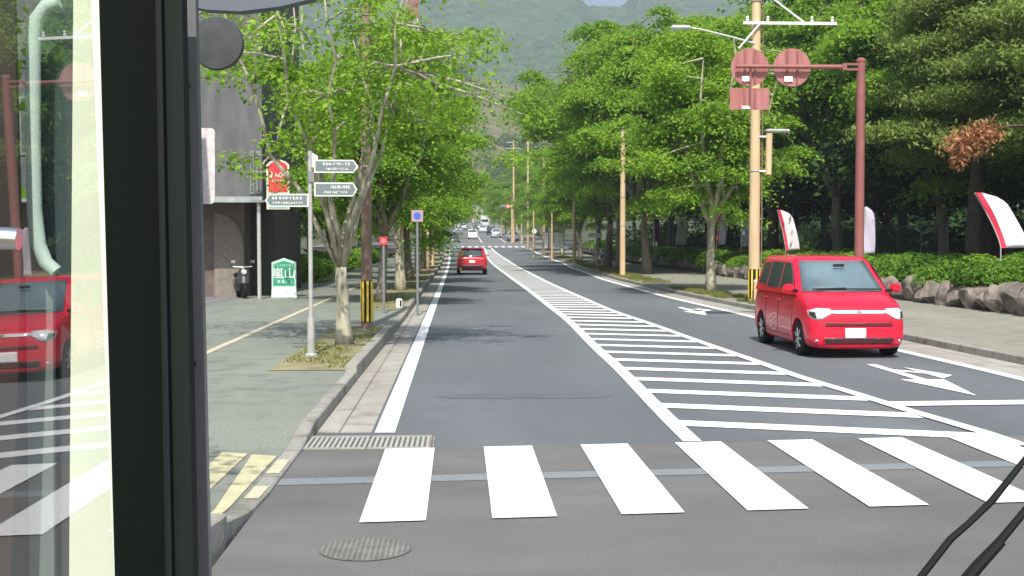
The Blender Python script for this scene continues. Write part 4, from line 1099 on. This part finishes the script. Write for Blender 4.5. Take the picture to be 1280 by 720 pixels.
for part, m_, rng_z in (('red_section', red_t, [(0, 12), (24, 34), (44, 50), (56, 64)]), ('white_section', M['sign_white'], [(12, 24), (34, 44), (50, 56)])):
    for z0, z1 in rng_z:
        mb = MB(); wz = lambda z: 3.0 - 1.9 * z / 64
        for sx in (-1, 1):
            for sy in (-1, 1): mb.tube([(sx * wz(z0) / 1.4, sy * wz(z0) / 1.4, z0), (sx * wz(z1) / 1.4, sy * wz(z1) / 1.4, z1)], .12, 6)
        n = 5
        for k in range(n):
            za, zb_ = z0 + (z1 - z0) * k / n, z0 + (z1 - z0) * (k + 1) / n; A, B = wz(za) / 1.4, wz(zb_) / 1.4
            for (p, q) in (((-A, -A, za), (B, -B, zb_)), ((A, -A, za), (-B, -B, zb_)), ((-A, A, za), (B, B, zb_)), ((-A, -A, za), (-B, B, zb_)), ((A, -A, za), (B, B, zb_)), ((-A, -A, za), (A, -A, za)), ((-A, A, za), (A, A, za))):
                mb.tube([p, q], .06, 5)
        mb.build(part, m_, t)

# ------------------------------------------------------------------ cars
def bool_cut(me, cyls):
    """cut wheel arches out of a closed body mesh"""
    o = bpy.data.objects.new('tmp', me); COL.objects.link(o); tmp = [o]
    for (y, z, r_, x0, x1) in cyls:
        c = MB().tube([(x0, y, z), (x1, y, z)], r_, 32).build('cut', None); tmp.append(c)
        md = o.modifiers.new('b', 'BOOLEAN'); md.object = c; md.operation = 'DIFFERENCE'; md.solver = 'EXACT'
    dg = bpy.context.evaluated_depsgraph_get(); dg.update()
    out = bpy.data.meshes.new_from_object(o.evaluated_get(dg))
    for q in tmp: bpy.data.objects.remove(q)
    return out

def make_car(label, group, P, paint, name='car', detail=True):
    """local frame: +y is the front, z up, wheels touch z = 0"""
    t = empty(name, (0, 0, 0), label, 'car', group)
    L2, W2, H, belt, hood = P['L'] / 2, P['W'] / 2, P['H'], P['belt'], P['hood']
    zb = P['zb']
    # stations along the length: y, half width, bottom z, top z, side z of widest point
    st = P['st']
    bm = bmesh.new(); rings = []
    for (y, w, b, tz) in st:
        half = [(0, b), (w * .70, b), (w * .93, b + .035), (w * .995, b + .13), (w, b + (tz - b) * .50), (w * .975, tz - .13), (w * .93, tz - .045), (w * .82, tz + .0), (w * .45, tz + .022), (0, tz + .03)]
        pts = [(x, y, z) for x, z in half] + [(-x, y, z) for x, z in half[-2:0:-1]]
        rings.append([bm.verts.new(p) for p in pts])
    n = len(rings[0])
    for a, b in zip(rings, rings[1:]):
        for k in range(n): bm.faces.new((a[k], a[(k + 1) % n], b[(k + 1) % n], b[k]))
    bm.faces.new(rings[0][::-1]); bm.faces.new(rings[-1])
    bmesh.ops.recalc_face_normals(bm, faces=bm.faces[:])
    bmesh.ops.subdivide_edges(bm, edges=[], cuts=0)
    me = bpy.data.meshes.new('body'); bm.to_mesh(me); bm.free()
    o = bpy.data.objects.new('tmp', me); COL.objects.link(o); md = o.modifiers.new('s', 'SUBSURF'); md.levels = 2; md.render_levels = 2
    dg = bpy.context.evaluated_depsgraph_get(); me2 = bpy.data.meshes.new_from_object(o.evaluated_get(dg)); bpy.data.objects.remove(o)
    cyl = []
    for y in P['axles']:
        for sx in (-1, 1): cyl.append((y, P['wr'], P['wr'] + .055, sx * (W2 - .26), sx * (W2 + .2)))
    me3 = bool_cut(me2, cyl)
    me3.materials.clear(); me3.polygons.foreach_set('use_smooth', [True] * len(me3.polygons))
    try: me3.set_sharp_from_angle(angle=R(38))
    except Exception: pass
    body = link_mesh('body', me3, paint, t)
    # cabin
    c = P['cabin']
    zc0 = belt - .05
    yf = lambda v: c['yf0'] + (c['yf1'] - c['yf0']) * v
    yr = lambda v: c['yr0'] + (c['yr1'] - c['yr0']) * v
    wv = lambda v: c['w0'] + (c['w1'] - c['w0']) * v
    zv = lambda v: zc0 + (H - zc0) * v
    fb, rb = c.get('fb', .16), c.get('rb', .07)
    def ring(v, ins=0, z=None):
        w = wv(v) - ins; a, b_ = yf(v) - ins, yr(v) + ins; pts = []
        cr = .10
        for s_ in (-1, -.75, -.5, -.25, 0, .25, .5, .75, 1): pts.append((s_ * (w - cr), a - fb * s_ * s_, z if z else zv(v)))
        pts.append((w - cr * .25, a - fb - cr * .45, z or zv(v)))
        for q in (.12, .3, .5, .7, .88): pts.append((w, (a - fb) * (1 - q) + (b_ + rb) * q, z or zv(v)))
        pts.append((w - cr * .25, b_ + rb + cr * .4, z or zv(v)))
        for s_ in (1, .5, 0, -.5, -1): pts.append((s_ * (w - cr), b_ + rb * s_ * s_, z or zv(v)))
        pts.append((-(w - cr * .25), b_ + rb + cr * .4, z or zv(v)))
        for q in (.88, .7, .5, .3, .12): pts.append((-w, (a - fb) * (1 - q) + (b_ + rb) * q, z or zv(v)))
        pts.append((-(w - cr * .25), a - fb - cr * .45, z or zv(v)))
        return pts
    mb = MB(); rs_ = [ring(0), ring(.25), ring(.5), ring(.75), ring(.88), ring(.93, .03, zv(.945)), ring(.95, .09, zv(.975)), ring(.96, .24, zv(.993)), ring(.97, .5, zv(1))]
    nn = len(rs_[0])
    for q in rs_: mb.v += q
    for i in range(len(rs_) - 1):
        for k in range(nn): k2 = (k + 1) % nn; mb.f.append((i * nn + k, i * nn + k2, (i + 1) * nn + k2, (i + 1) * nn + k))
    mb.f.append(tuple(range((len(rs_) - 1) * nn, len(rs_) * nn)))
    cab = mb.build('cabin', paint, t, True)
    # glass: windscreen and rear screen as curved sheets just proud of the cabin
    def screen(front, v0, v1, ins, m, nm):
        mb = MB(); nu, nv = 10, 5
        for j in range(nv + 1):
            v = v0 + (v1 - v0) * j / nv
            for i in range(nu + 1):
                s_ = -1 + 2 * i / nu; x = s_ * (wv(v) - .10 - ins)
                sr = x / (wv(v) - .10)
                y = (yf(v) - fb * sr * sr + .014) if front else (yr(v) + rb * sr * sr - .014)
                mb.v.append((x, y, zv(v) + (.004 if front else .004)))
        for j in range(nv):
            for i in range(nu): o = j * (nu + 1) + i; mb.f.append((o, o + 1, o + nu + 2, o + nu + 1))
        o = mb.build(nm, m, t, True); sd = o.modifiers.new('s', 'SOLIDIFY'); sd.thickness = .008; return o
    ws = screen(True, .10, .87, .01, M['glass_front'], 'windscreen')
    rw = screen(False, P.get('rw0', .2), .84, .04, M['glass'], 'rear_window')
    for sx in (-1, 1):
        for poly_ in P['side']:
            mb = MB(); tilt = lambda v: wv(v)
            mb.prism(poly_, lambda u, v, w_: (sx * (wv(v) + w_), u, zv(v)), -.004, .009)
            mb.build('side_window', M['glass'], t)
    for sx in (-1, 1):
        my = c['yf0'] - fb - .10
        mm = MB().box((sx * (W2 + .085), my, belt + .07), (.20, .10, .145), bev=.035).build('wing_mirror', paint, t, True)
        MB().tube([(sx * (W2 - .08), my, belt + .02), (sx * (W2 + .03), my, belt + .05)], .025, 8).build('stalk', M['black'], mm)
        MB().box((sx * (W2 + .085), my - .052, belt + .07), (.15, .006, .10)).build('mirror_glass', M['chrome'], mm)
    for y in P['axles']:
        for sx in (-1, 1):
            wr = P['wr']; xo = sx * (W2 - .115)
            ty = MB().lathe([(wr * .62, -.09), (wr * .93, -.1), (wr, -.075), (wr, .075), (wr * .93, .1), (wr * .62, .09)], (xo, y, wr), axis='X', n=36).build('wheel', M['black'], t, True)
            mb = MB(); mb.lathe([(wr * .64, sx * .075), (wr * .62, sx * .085), (wr * .56, sx * .06), (wr * .2, sx * .075), (0, sx * .08)], (xo, y, wr), axis='X', n=28)
            for k in range(7):
                a = k * 2 * math.pi / 7
                mb.tube([(xo + sx * .088, y + math.cos(a) * wr * .1, wr + math.sin(a) * wr * .1), (xo + sx * .088, y + math.cos(a) * wr * .6, wr + math.sin(a) * wr * .6)], .02, 6)
            mb.build('rim', M['alu'], ty)
    # dark underbody
    MB().box((0, 0, zb + .10), (W2 * 1.5, L2 * 1.7, .12)).build('underbody', M['black'], t)
    return t, body

def front_y(P, x, z=None):
    return P['L'] / 2
# compact tall wagon facing the camera
PW = dict(L=3.8, W=1.67, H=1.66, belt=1.05, hood=.98, zb=.13, wr=.29, axles=(-1.22, 1.22),
          st=[(-1.90, .70, .30, .92), (-1.885, .77, .22, 1.02), (-1.78, .82, .15, 1.06), (-1.3, .835, .14, 1.07), (0, .835, .14, 1.07), (.9, .835, .14, 1.07), (1.15, .83, .14, 1.05), (1.45, .825, .14, .98), (1.68, .81, .14, .90), (1.80, .775, .15, .82), (1.865, .70, .17, .74), (1.89, .62, .24, .66)],
          cabin=dict(yf0=1.30, yf1=.46, yr0=-1.88, yr1=-1.66, w0=.825, w1=.665, fb=.21, rb=.08),
          side=[[(.90, .14), (.02, .14), (.02, .82), (.34, .82), (.50, .70)], [(-.06, .14), (-.85, .14), (-.83, .82), (-.06, .82)], [(-.93, .18), (-1.45, .22), (-1.36, .78), (-.91, .80)]])
wagon, wbody = make_car('bright red compact wagon driving towards the camera in the right lane', None, PW, M['red_car'], 'compact_wagon')
from mathutils.bvhtree import BVHTree
def body_hit(body, org, dr):
    me = body.data; bv = BVHTree.FromPolygons([v.co for v in me.vertices], [p.vertices for p in me.polygons])
    h = bv.ray_cast(Vector(org), Vector(dr)); return h[0], h[1]
def on_front(body, t, outline, m, nm, off=.006, thick=.02, fwd=1, res=10, rim=None):
    """a lamp, slot or plate that follows the nose (or tail) surface: outline in (x, z)"""
    me = body.data; bv = BVHTree.FromPolygons([v.co for v in me.vertices], [p.vertices for p in me.polygons])
    bm = bmesh.new(); vs = [bm.verts.new((x, 0, z)) for x, z in outline]; f = bm.faces.new(vs)
    bmesh.ops.triangulate(bm, faces=[f]); 
    for _ in range(3):
        bmesh.ops.subdivide_edges(bm, edges=[e for e in bm.edges if e.calc_length() > .05], cuts=1)
        bmesh.ops.triangulate(bm, faces=bm.faces[:])
    for v in bm.verts:
        h = bv.ray_cast(Vector((v.co.x, fwd * 3, v.co.z)), Vector((0, -fwd, 0)))
        v.co.y = (h[0].y if h[0] else fwd * 1.6) + fwd * off
    ex = bmesh.ops.extrude_face_region(bm, geom=bm.faces[:])
    for v in [q for q in ex['geom'] if isinstance(q, bmesh.types.BMVert)]: v.co.y -= fwd * thick
    bmesh.ops.recalc_face_normals(bm, faces=bm.faces[:])
    me2 = bpy.data.meshes.new(nm); bm.to_mesh(me2); bm.free()
    return link_mesh(nm, me2, m, t, True)
for sx in (-1, 1):
    hl = on_front(wbody, wagon, [(sx * .44, .75), (sx * .62, .64), (sx * .74, .645), (sx * .785, .70), (sx * .785, .78), (sx * .68, .825), (sx * .46, .815)], M['lamp'], 'headlight', .012)
    on_front(wbody, hl, [(sx * .69, .66), (sx * .74, .66), (sx * .775, .71), (sx * .775, .76), (sx * .70, .76)], M['black_gloss'], 'bezel', .018)
    on_front(wbody, wagon, [(sx * .66, .27), (sx * .72, .27), (sx * .72, .31), (sx * .66, .31)], M['chrome'], 'fog_lamp', .008)
on_front(wbody, wagon, [(-.45, .735), (.45, .735), (.45, .79), (-.45, .79)], mat('pale chrome bar', (.72, .62, .64), .25, metal=.3), 'trim_bar', .012)
on_front(wbody, wagon, [(-.72, .525), (.72, .525), (.69, .59), (-.69, .59)], mat('dark red slot', (.10, .006, .012), .5), 'upper_grille', .004)
on_front(wbody, wagon, [(-.71, .235), (.71, .235), (.74, .345), (-.74, .345)], M['black_gloss'], 'lower_grille', .004)
mb = MB()
for zz_ in (.26, .29, .32): mb.box((0, 1.895, zz_), (1.2, .01, .006))
mb.build('grille_bar', mat('dark red bar', (.18, .01, .02), .4), wagon)
on_front(wbody, wagon, [(-.11, .335), (.23, .335), (.23, .50), (-.11, .50)], mat('number plate', (.8, .79, .8), .45), 'number_plate', .022)
mb = MB(); mb.tube([(-.62, 1.12, 1.105), (-.1, 1.24, 1.115), (.5, 1.17, 1.11)], .012, 6); mb.tube([(.55, 1.12, 1.11), (.0, 1.22, 1.13)], .01, 6); mb.build('wiper', M['black'], wagon)
mb = MB(); mb.box((0, .80, 1.50), (.2, .02, .05), bev=.01); mb.build('rear_view_mirror', M['black_gloss'], wagon)
# door lines, handles, arch mouldings, thin pale pink curved strips on the sides
me_ = wbody.data; bv = BVHTree.FromPolygons([v.co for v in me_.vertices], [p.vertices for p in me_.polygons])
def side_pts(yz, sx, off=.003):
    out = []
    for y, z in yz:
        h = bv.ray_cast(Vector((sx * 2, y, z)), Vector((-sx, 0, 0)))
        out.append((h[0].x + sx * off, y, z) if h[0] else (sx * .83, y, z))
    return out
seam = mat('door gap', (.05, .004, .008), .6)
for sx in (-1, 1):
    mb = MB()
    for yy in (.88, -.02, -.86): mb.tube(side_pts([(yy, .30 + k * .085) for k in range(9)], sx, 0), .006, 5)
    mb.tube(side_pts([(.88 - k * .174, .30) for k in range(11)], sx, 0), .006, 5)
    mb.build('door_gap', seam, wagon)
    for yy in (.15, -.72): MB().tube(side_pts([(yy, .90), (yy - .18, .90)], sx, .02), .015, 8).build('door_handle', M['red_car'], wagon)
    for q, (z0, a, ln) in enumerate([(.62, .05, .7), (.55, .1, .62), (.48, .0, .75), (.40, .15, .6)]):
        yz = [(-.05 - k * ln / 10, z0 + .035 * math.sin(k * .55 + q) - .006 * k) for k in range(11)]
        p0 = side_pts(yz, sx, .005); p1 = side_pts([(y, z - .022 * math.sin(math.pi * k / 10) - .004) for k, (y, z) in enumerate(yz)], sx, .005)
        mb = MB(); mb.v = p0 + p1
        for k in range(10): mb.f.append((k, k + 1, 11 + k + 1, 11 + k))
        o = mb.build('side_swoosh', M['swoosh'], wagon); sd = o.modifiers.new('s', 'SOLIDIFY'); sd.thickness = .002; sd.offset = 0
ws_ = [o for o in wagon.children if o.name.startswith('body')][0]
def top_pts(xy):
    out = []
    for x, y in xy:
        h = bv.ray_cast(Vector((x, y, 3)), Vector((0, 0, -1))); out.append((x, y, h[0].z + .0005) if h[0] else (x, y, 1))
    return out
mb = MB()
for sx in (-1, 1): mb.tube(top_pts([(sx * (.74 - .012 * k), 1.18 + .055 * k) for k in range(11)]), .004, 5)
mb.tube(top_pts([(-.62 + .124 * k, 1.76 + .035 * (1 - ((k - 5) / 5) ** 2)) for k in range(11)]), .004, 5)
mb.build('bonnet_gap', seam, wagon)
MB().lathe([(.035, 0), (.034, .012), (0, .014)], (0, 1.872, .762), axis='Y', n=18).build('badge', M['chrome'], wagon)
wagon.location = ((1071 - 574) / 76.5, 19.35 + 1.9 - .15, 0.002); wagon.rotation_euler.z = math.pi + R(0)
# driver behind the glass is not visible; only pale seat backs show

# red hatchback ahead
PS = dict(L=4.3, W=1.77, H=1.56, belt=1.02, hood=1.0, zb=.2, wr=.33, axles=(-1.28, 1.28),
          st=[(-2.13, .68, .42, .88), (-2.11, .80, .34, .98), (-2.0, .865, .27, 1.03), (-1.5, .885, .23, 1.04), (0, .885, .22, 1.03), (1.0, .88, .22, 1.02), (1.5, .87, .22, .97), (1.9, .83, .24, .88), (2.08, .74, .28, .78), (2.13, .62, .34, .7)],
          cabin=dict(yf0=1.0, yf1=.15, yr0=-2.0, yr1=-1.42, w0=.83, w1=.62, fb=.18, rb=.10),
          side=[[(.62, .14), (-.2, .14), (-.2, .80), (.02, .80)], [(-.28, .14), (-1.25, .2), (-1.05, .78), (-.28, .80)]], rw0=.14)
hatch, hbody = make_car('red hatchback driving away in the left lane with its brake lamps dark', None, PS, M['red_car2'], 'hatchback')
hatch['label'] = 'deep red hatchback seen from behind, driving away in the bus lane ahead'
for sx in (-1, 1):
    on_front(hbody, hatch, [(sx * .52, .82), (sx * .82, .84), (sx * .84, .93), (sx * .58, .94)], M['tail'], 'tail_light', .012, fwd=-1)
on_front(hbody, hatch, [(-.80, .36), (.80, .36), (.82, .56), (-.82, .56)], M['black_gloss'], 'rear_bumper', .012, fwd=-1)
on_front(hbody, hatch, [(-.17, .68), (.17, .68), (.17, .84), (-.17, .84)], mat('white plate', (.8, .78, .78), .45), 'number_plate', .02, fwd=-1)
MB().box((0, -1.46, 1.52), (1.15, .3, .035), bev=.012).build('spoiler', M['red_car2'], hatch, True)
hatch.location = ((590 - 574) * 69 / F, 71, 0)

# parked and distant cars: copies with other paint
def recolor(car, paint):
    for o in [o for o in car.children]:
        if o.name.split('.')[0] in ('body', 'cabin', 'wing_mirror', 'spoiler'):
            o.data = o.data.copy(); o.data.materials[0] = paint
specs = [(wagon, 5.15, 262, math.pi, 'white_car', 'white oncoming car at the distant junction, nearest the middle of the road'),
         (wagon, 6.6, 215, math.pi, 'white_car', 'pale boxy oncoming car at the distant junction, nearest the right kerb'),
         (hatch, 6.4, 240, math.pi, 'dark_car', 'dark car queued behind the pale boxy car in the distance'),
         (hatch, 5.2, 300, math.pi, 'silver_car', 'silver car far up the street in the oncoming lane'),
         (hatch, .6, 330, 0, 'white_car', 'white car far up the street driving away'),
         (wagon, -.1, 245, 0, 'silver_car', 'small silver car driving away beyond the junction'),
         (wagon, 2.3, 205, 0, 'white_car', 'white car waiting to turn at the distant junction, in the middle of the road'),
         (hatch, .9, 290, 0, 'white_car', 'bright white car driving away beyond the silver one'),
         (wagon, 5.4, 345, math.pi, 'dark_car', 'small dark oncoming car furthest up the street'),
         (hatch, 8.6, 192, math.pi, 'white_car', 'white car stopped at the right kerb of the distant junction'),
         (hatch, -9.6, 64, R(90), 'white_car', 'white car parked behind the brown utility pole on the left')]
for src, x, y, rz, paint, l in specs:
    c = copy_tree(src, (x, y, g(y) + .004), rz, label=l); recolor(c, M[paint]); c.name = 'distant_car' if y > 100 else 'parked_car'
# far white lorry
t = empty('lorry', (7.0, 330, g(330)), 'white box lorry at the far end of the street', 'lorry')
MB().box((0, .6, 2.1), (2.3, 5.5, 2.6), bev=.05).build('cargo_box', M['white_car'], t)
cb = MB().box((0, -3.1, 1.5), (2.1, 1.7, 2.0), bev=.12).build('cab', M['white_car'], t, True); MB().box((0, -3.96, 1.85), (1.8, .03, .75)).build('windscreen', M['glass'], cb)
for yy in (-2.8, 2.2):
    for sx in (-1, 1): MB().lathe([(.2, -.12), (.42, -.12), (.42, .12), (.2, .12)], (sx * .95, yy, .42), axis='X', n=18).build('wheel', M['black'], t)

# ------------------------------------------------------------------ bus cab round the camera
bus = empty('bus', (0, .9, 0), 'cab of the bus the picture is taken from, with dark pillar, door glass and wipers', 'bus')
def bus_part(mb, name, m, smooth=False, parent=None):
    mb.v = [(x, y - .9, z) for x, y, z in mb.v]
    return mb.build(name, m, parent or bus, smooth)
def slab(px, depth, thick):
    """a solid piece of the cab: outline of photograph points at one distance, with thickness away from the camera"""
    mb = MB(); n = len(px)
    a = [C(x, y, depth) for x, y in px]; b = [p + Vector((0, thick, 0)) for p in a]
    mb.v = [tuple(p) for p in a + b]
    mb.f = [tuple(range(n)), tuple(reversed(range(n, 2 * n)))] + [(i, n + i, n + (i + 1) % n, (i + 1) % n) for i in range(n)]
    return mb
dk = mat('bus pillar lining', (.0025, .0045, .0035), .8, spec=.12, var=.25, scale=9, stretch=(1, 1, .1)); dk2 = mat('bus pillar ridge', (.008, .012, .010), .7, spec=.2)
bus_part(slab([(122, -60), (196, -60), (212, 780), (145, 780)], 1.06, .05), 'pillar', dk)
bus_part(slab([(193, -60), (226, -60), (243, 780), (208, 780)], 1.035, .02), 'pillar_ridge', dk2)
bus_part(slab([(196, -60), (200, -60), (216, 780), (212, 780)], 1.025, .02), 'piping', M['black'])
bus_part(slab([(222, -60), (243, -60), (263, 780), (240, 780)], 1.10, .012), 'windscreen_seal', mat('grey seal', (.14, .145, .15), .4, var=.1, scale=6))
for yy in (107, 455): bus_part(MB().lathe([(.004, 0), (.004, -.004), (0, -.005)], C(232 + (8 if yy > 300 else 0), yy, 1.09), axis='Y', n=10), 'screw', M['black'])
bus_part(slab([(92, -60), (123, -60), (147, 780), (86, 780)], 1.86, .03), 'cream_pillar', mat('cream body paint', (.80, .82, .64), .4, var=.05))
bus_part(slab([(120, -60), (126, -60), (150, 780), (143, 780)], 1.82, .02), 'pillar_bead', mat('pale bead', (.55, .62, .5), .4))
bus_part(slab([(-40, -60), (16, -60), (26, 330), (12, 780), (-40, 780)], 1.84, .01), 'door_frame', mat('dark brown frame', (.030, .018, .014), .5))
# door glass, dark and dull behind the reflection
bus_part(slab([(52, -60), (93, -60), (93, 345), (62, 345), (50, 300)], 1.95, .012), 'door_window', mat('dull teal glass', (.060, .085, .085), .12))
bus_part(slab([(10, 346), (92, 346), (90, 780), (10, 780)], 1.96, .03), 'door_panel', mat('door panel grey', (.055, .056, .06), .4))
bus_part(slab([(32, 346), (66, 346), (68, 780), (38, 780)], 1.93, .012), 'door_strip', mat('door strip', (.17, .205, .19), .4))
pts = [C(x, y, 1.90) for x, y in ((74, 2), (58, 8), (46, 24), (42, 50), (41, 150), (43, 260), (48, 305), (57, 328), (70, 340))]
bus_part(MB().tube(pts, [.0115] * len(pts), 12), 'window_frame', mat('mint frame', (.55, .66, .60), .4), True)
bus_part(MB().tube([C(-12, 298, 1.3), C(8, 298, 1.3), C(24, 299, 1.3)], [.0125, .0125, .012], 14), 'door_handle', M['chrome'], True)
# side glass, nearly parallel to the road: it really mirrors the street
m, t_, b = nodes('side glass'); L_ = t_.links.new
gl = t_.nodes.new('ShaderNodeBsdfGlossy'); gl.inputs['Roughness'].default_value = .0; gl.inputs['Color'].default_value = (1, 1, 1, 1)
tr = t_.nodes.new('ShaderNodeBsdfTransparent'); tr.inputs[0].default_value = (.85, .9, .88, 1)
fr = t_.nodes.new('ShaderNodeFresnel'); fr.inputs['IOR'].default_value = 1.75
mx = t_.nodes.new('ShaderNodeMixShader'); dbl = t_.nodes.new('ShaderNodeMath'); dbl.operation = 'MULTIPLY'; dbl.use_clamp = True; dbl.inputs[1].default_value = 1.4; L_(fr.outputs[0], dbl.inputs[0]); L_(dbl.outputs[0], mx.inputs[0]); L_(tr.outputs[0], mx.inputs[1]); L_(gl.outputs[0], mx.inputs[2]); L_(mx.outputs[0], t_.nodes['Material Output'].inputs[0])
gdir = Vector((-(574 - 583.5) / F, 1, 0)).normalized(); nrm = Vector((gdir.y, -gdir.x, 0)); TILT = .0255
up = (Vector((0, 0, 1)) - nrm * TILT).normalized()
p1 = C(127, 330, 1.76); p0 = p1 - gdir * .46
mb = MB(); hh0, hh1 = -.62, .62
q = [p0 + up * hh0, p1 + up * hh0, p1 + up * hh1, p0 + up * hh1]
mb.v = [tuple(v) for v in q]; mb.f = [(3, 2, 1, 0)]
sg = bus_part(mb, 'side_glass', m)
if sg.data.polygons[0].normal.x < 0: sg.data.flip_normals()
# things on the windscreen
cc = C(272, 55, 1.22); rr = 32.5 * 1.22 / F
bus_part(MB().lathe([(rr, .0), (rr, -.004), (rr * .96, -.006), (rr * .3, -.0065), (0, -.0065)], cc, axis='Y', n=48), 'round_disc', mat('charcoal disc', (.045, .05, .052), .5, var=.2, scale=60))
def rrect(x0, x1, y0, y1, r_):
    out = []
    for cx, cy, a0 in ((x1 - r_, y0 + r_, -90), (x1 - r_, y1 - r_, 0), (x0 + r_, y1 - r_, 90), (x0 + r_, y0 + r_, 180)):
        for k in range(5): a = R(a0 + k * 22.5); out.append((cx + r_ * math.cos(a), cy + r_ * math.sin(a)))
    return out
bus_part(slab(rrect(238, 268.5, 160, 255, 6), 1.22, .002), 'sticker', mat('white sticker', (.70, .64, .63), .6, col2=(.5, .45, .45), scale=220))
bus_part(slab([(240, -40), (420, -40), (392, -2), (350, 8), (300, 14), (258, 12), (240, 8)], 1.30, .02), 'sun_visor', mat('visor', (.10, .12, .14), .6))
# wipers
def wiper(pp, r_, nm):
    bus_part(MB().tube([C(x, y, 1.38) for x, y in pp], [q * 1.38 / F for q in r_], 8), nm, M['black'], True)
wiper([(1100, 790), (1152, 720), (1188, 674), (1210, 655), (1240, 626), (1283, 572), (1320, 520)], [5, 5, 5, 4.5, 5, 4, 4], 'wiper_blade')
wiper([(1150, 800), (1210, 722), (1240, 688), (1262, 662), (1290, 628), (1330, 580)], [6.5, 6.5, 6, 5.5, 5, 5], 'wiper_arm')
wiper([(1196, 740), (1222, 708), (1252, 676)], [9, 8.5, 7], 'wiper_joint')

# ------------------------------------------------------------------ air
hz = MB().box((200, 1100, 300), (3600, 2700, 0.1))
hz = MB()
x0, x1, y0, y1, z0, z1 = -1500, 1900, -75, 2450, -1.3, 620
hz.box(((x0 + x1) / 2, (y0 + y1) / 2, (z0 + z1) / 2), (x1 - x0, y1 - y0, z1 - z0))
hm = bpy.data.materials.new('haze air'); hm.use_nodes = True; ht = hm.node_tree
ht.nodes.remove(ht.nodes['Principled BSDF'])
pv = ht.nodes.new('ShaderNodeVolumePrincipled'); pv.inputs['Color'].default_value = (.78, .88, .96, 1); pv.inputs['Density'].default_value = .00050; pv.inputs['Anisotropy'].default_value = .2
ht.links.new(pv.outputs[0], ht.nodes['Material Output'].inputs['Volume'])
o = hz.build('haze', hm); o['kind'] = 'stuff'
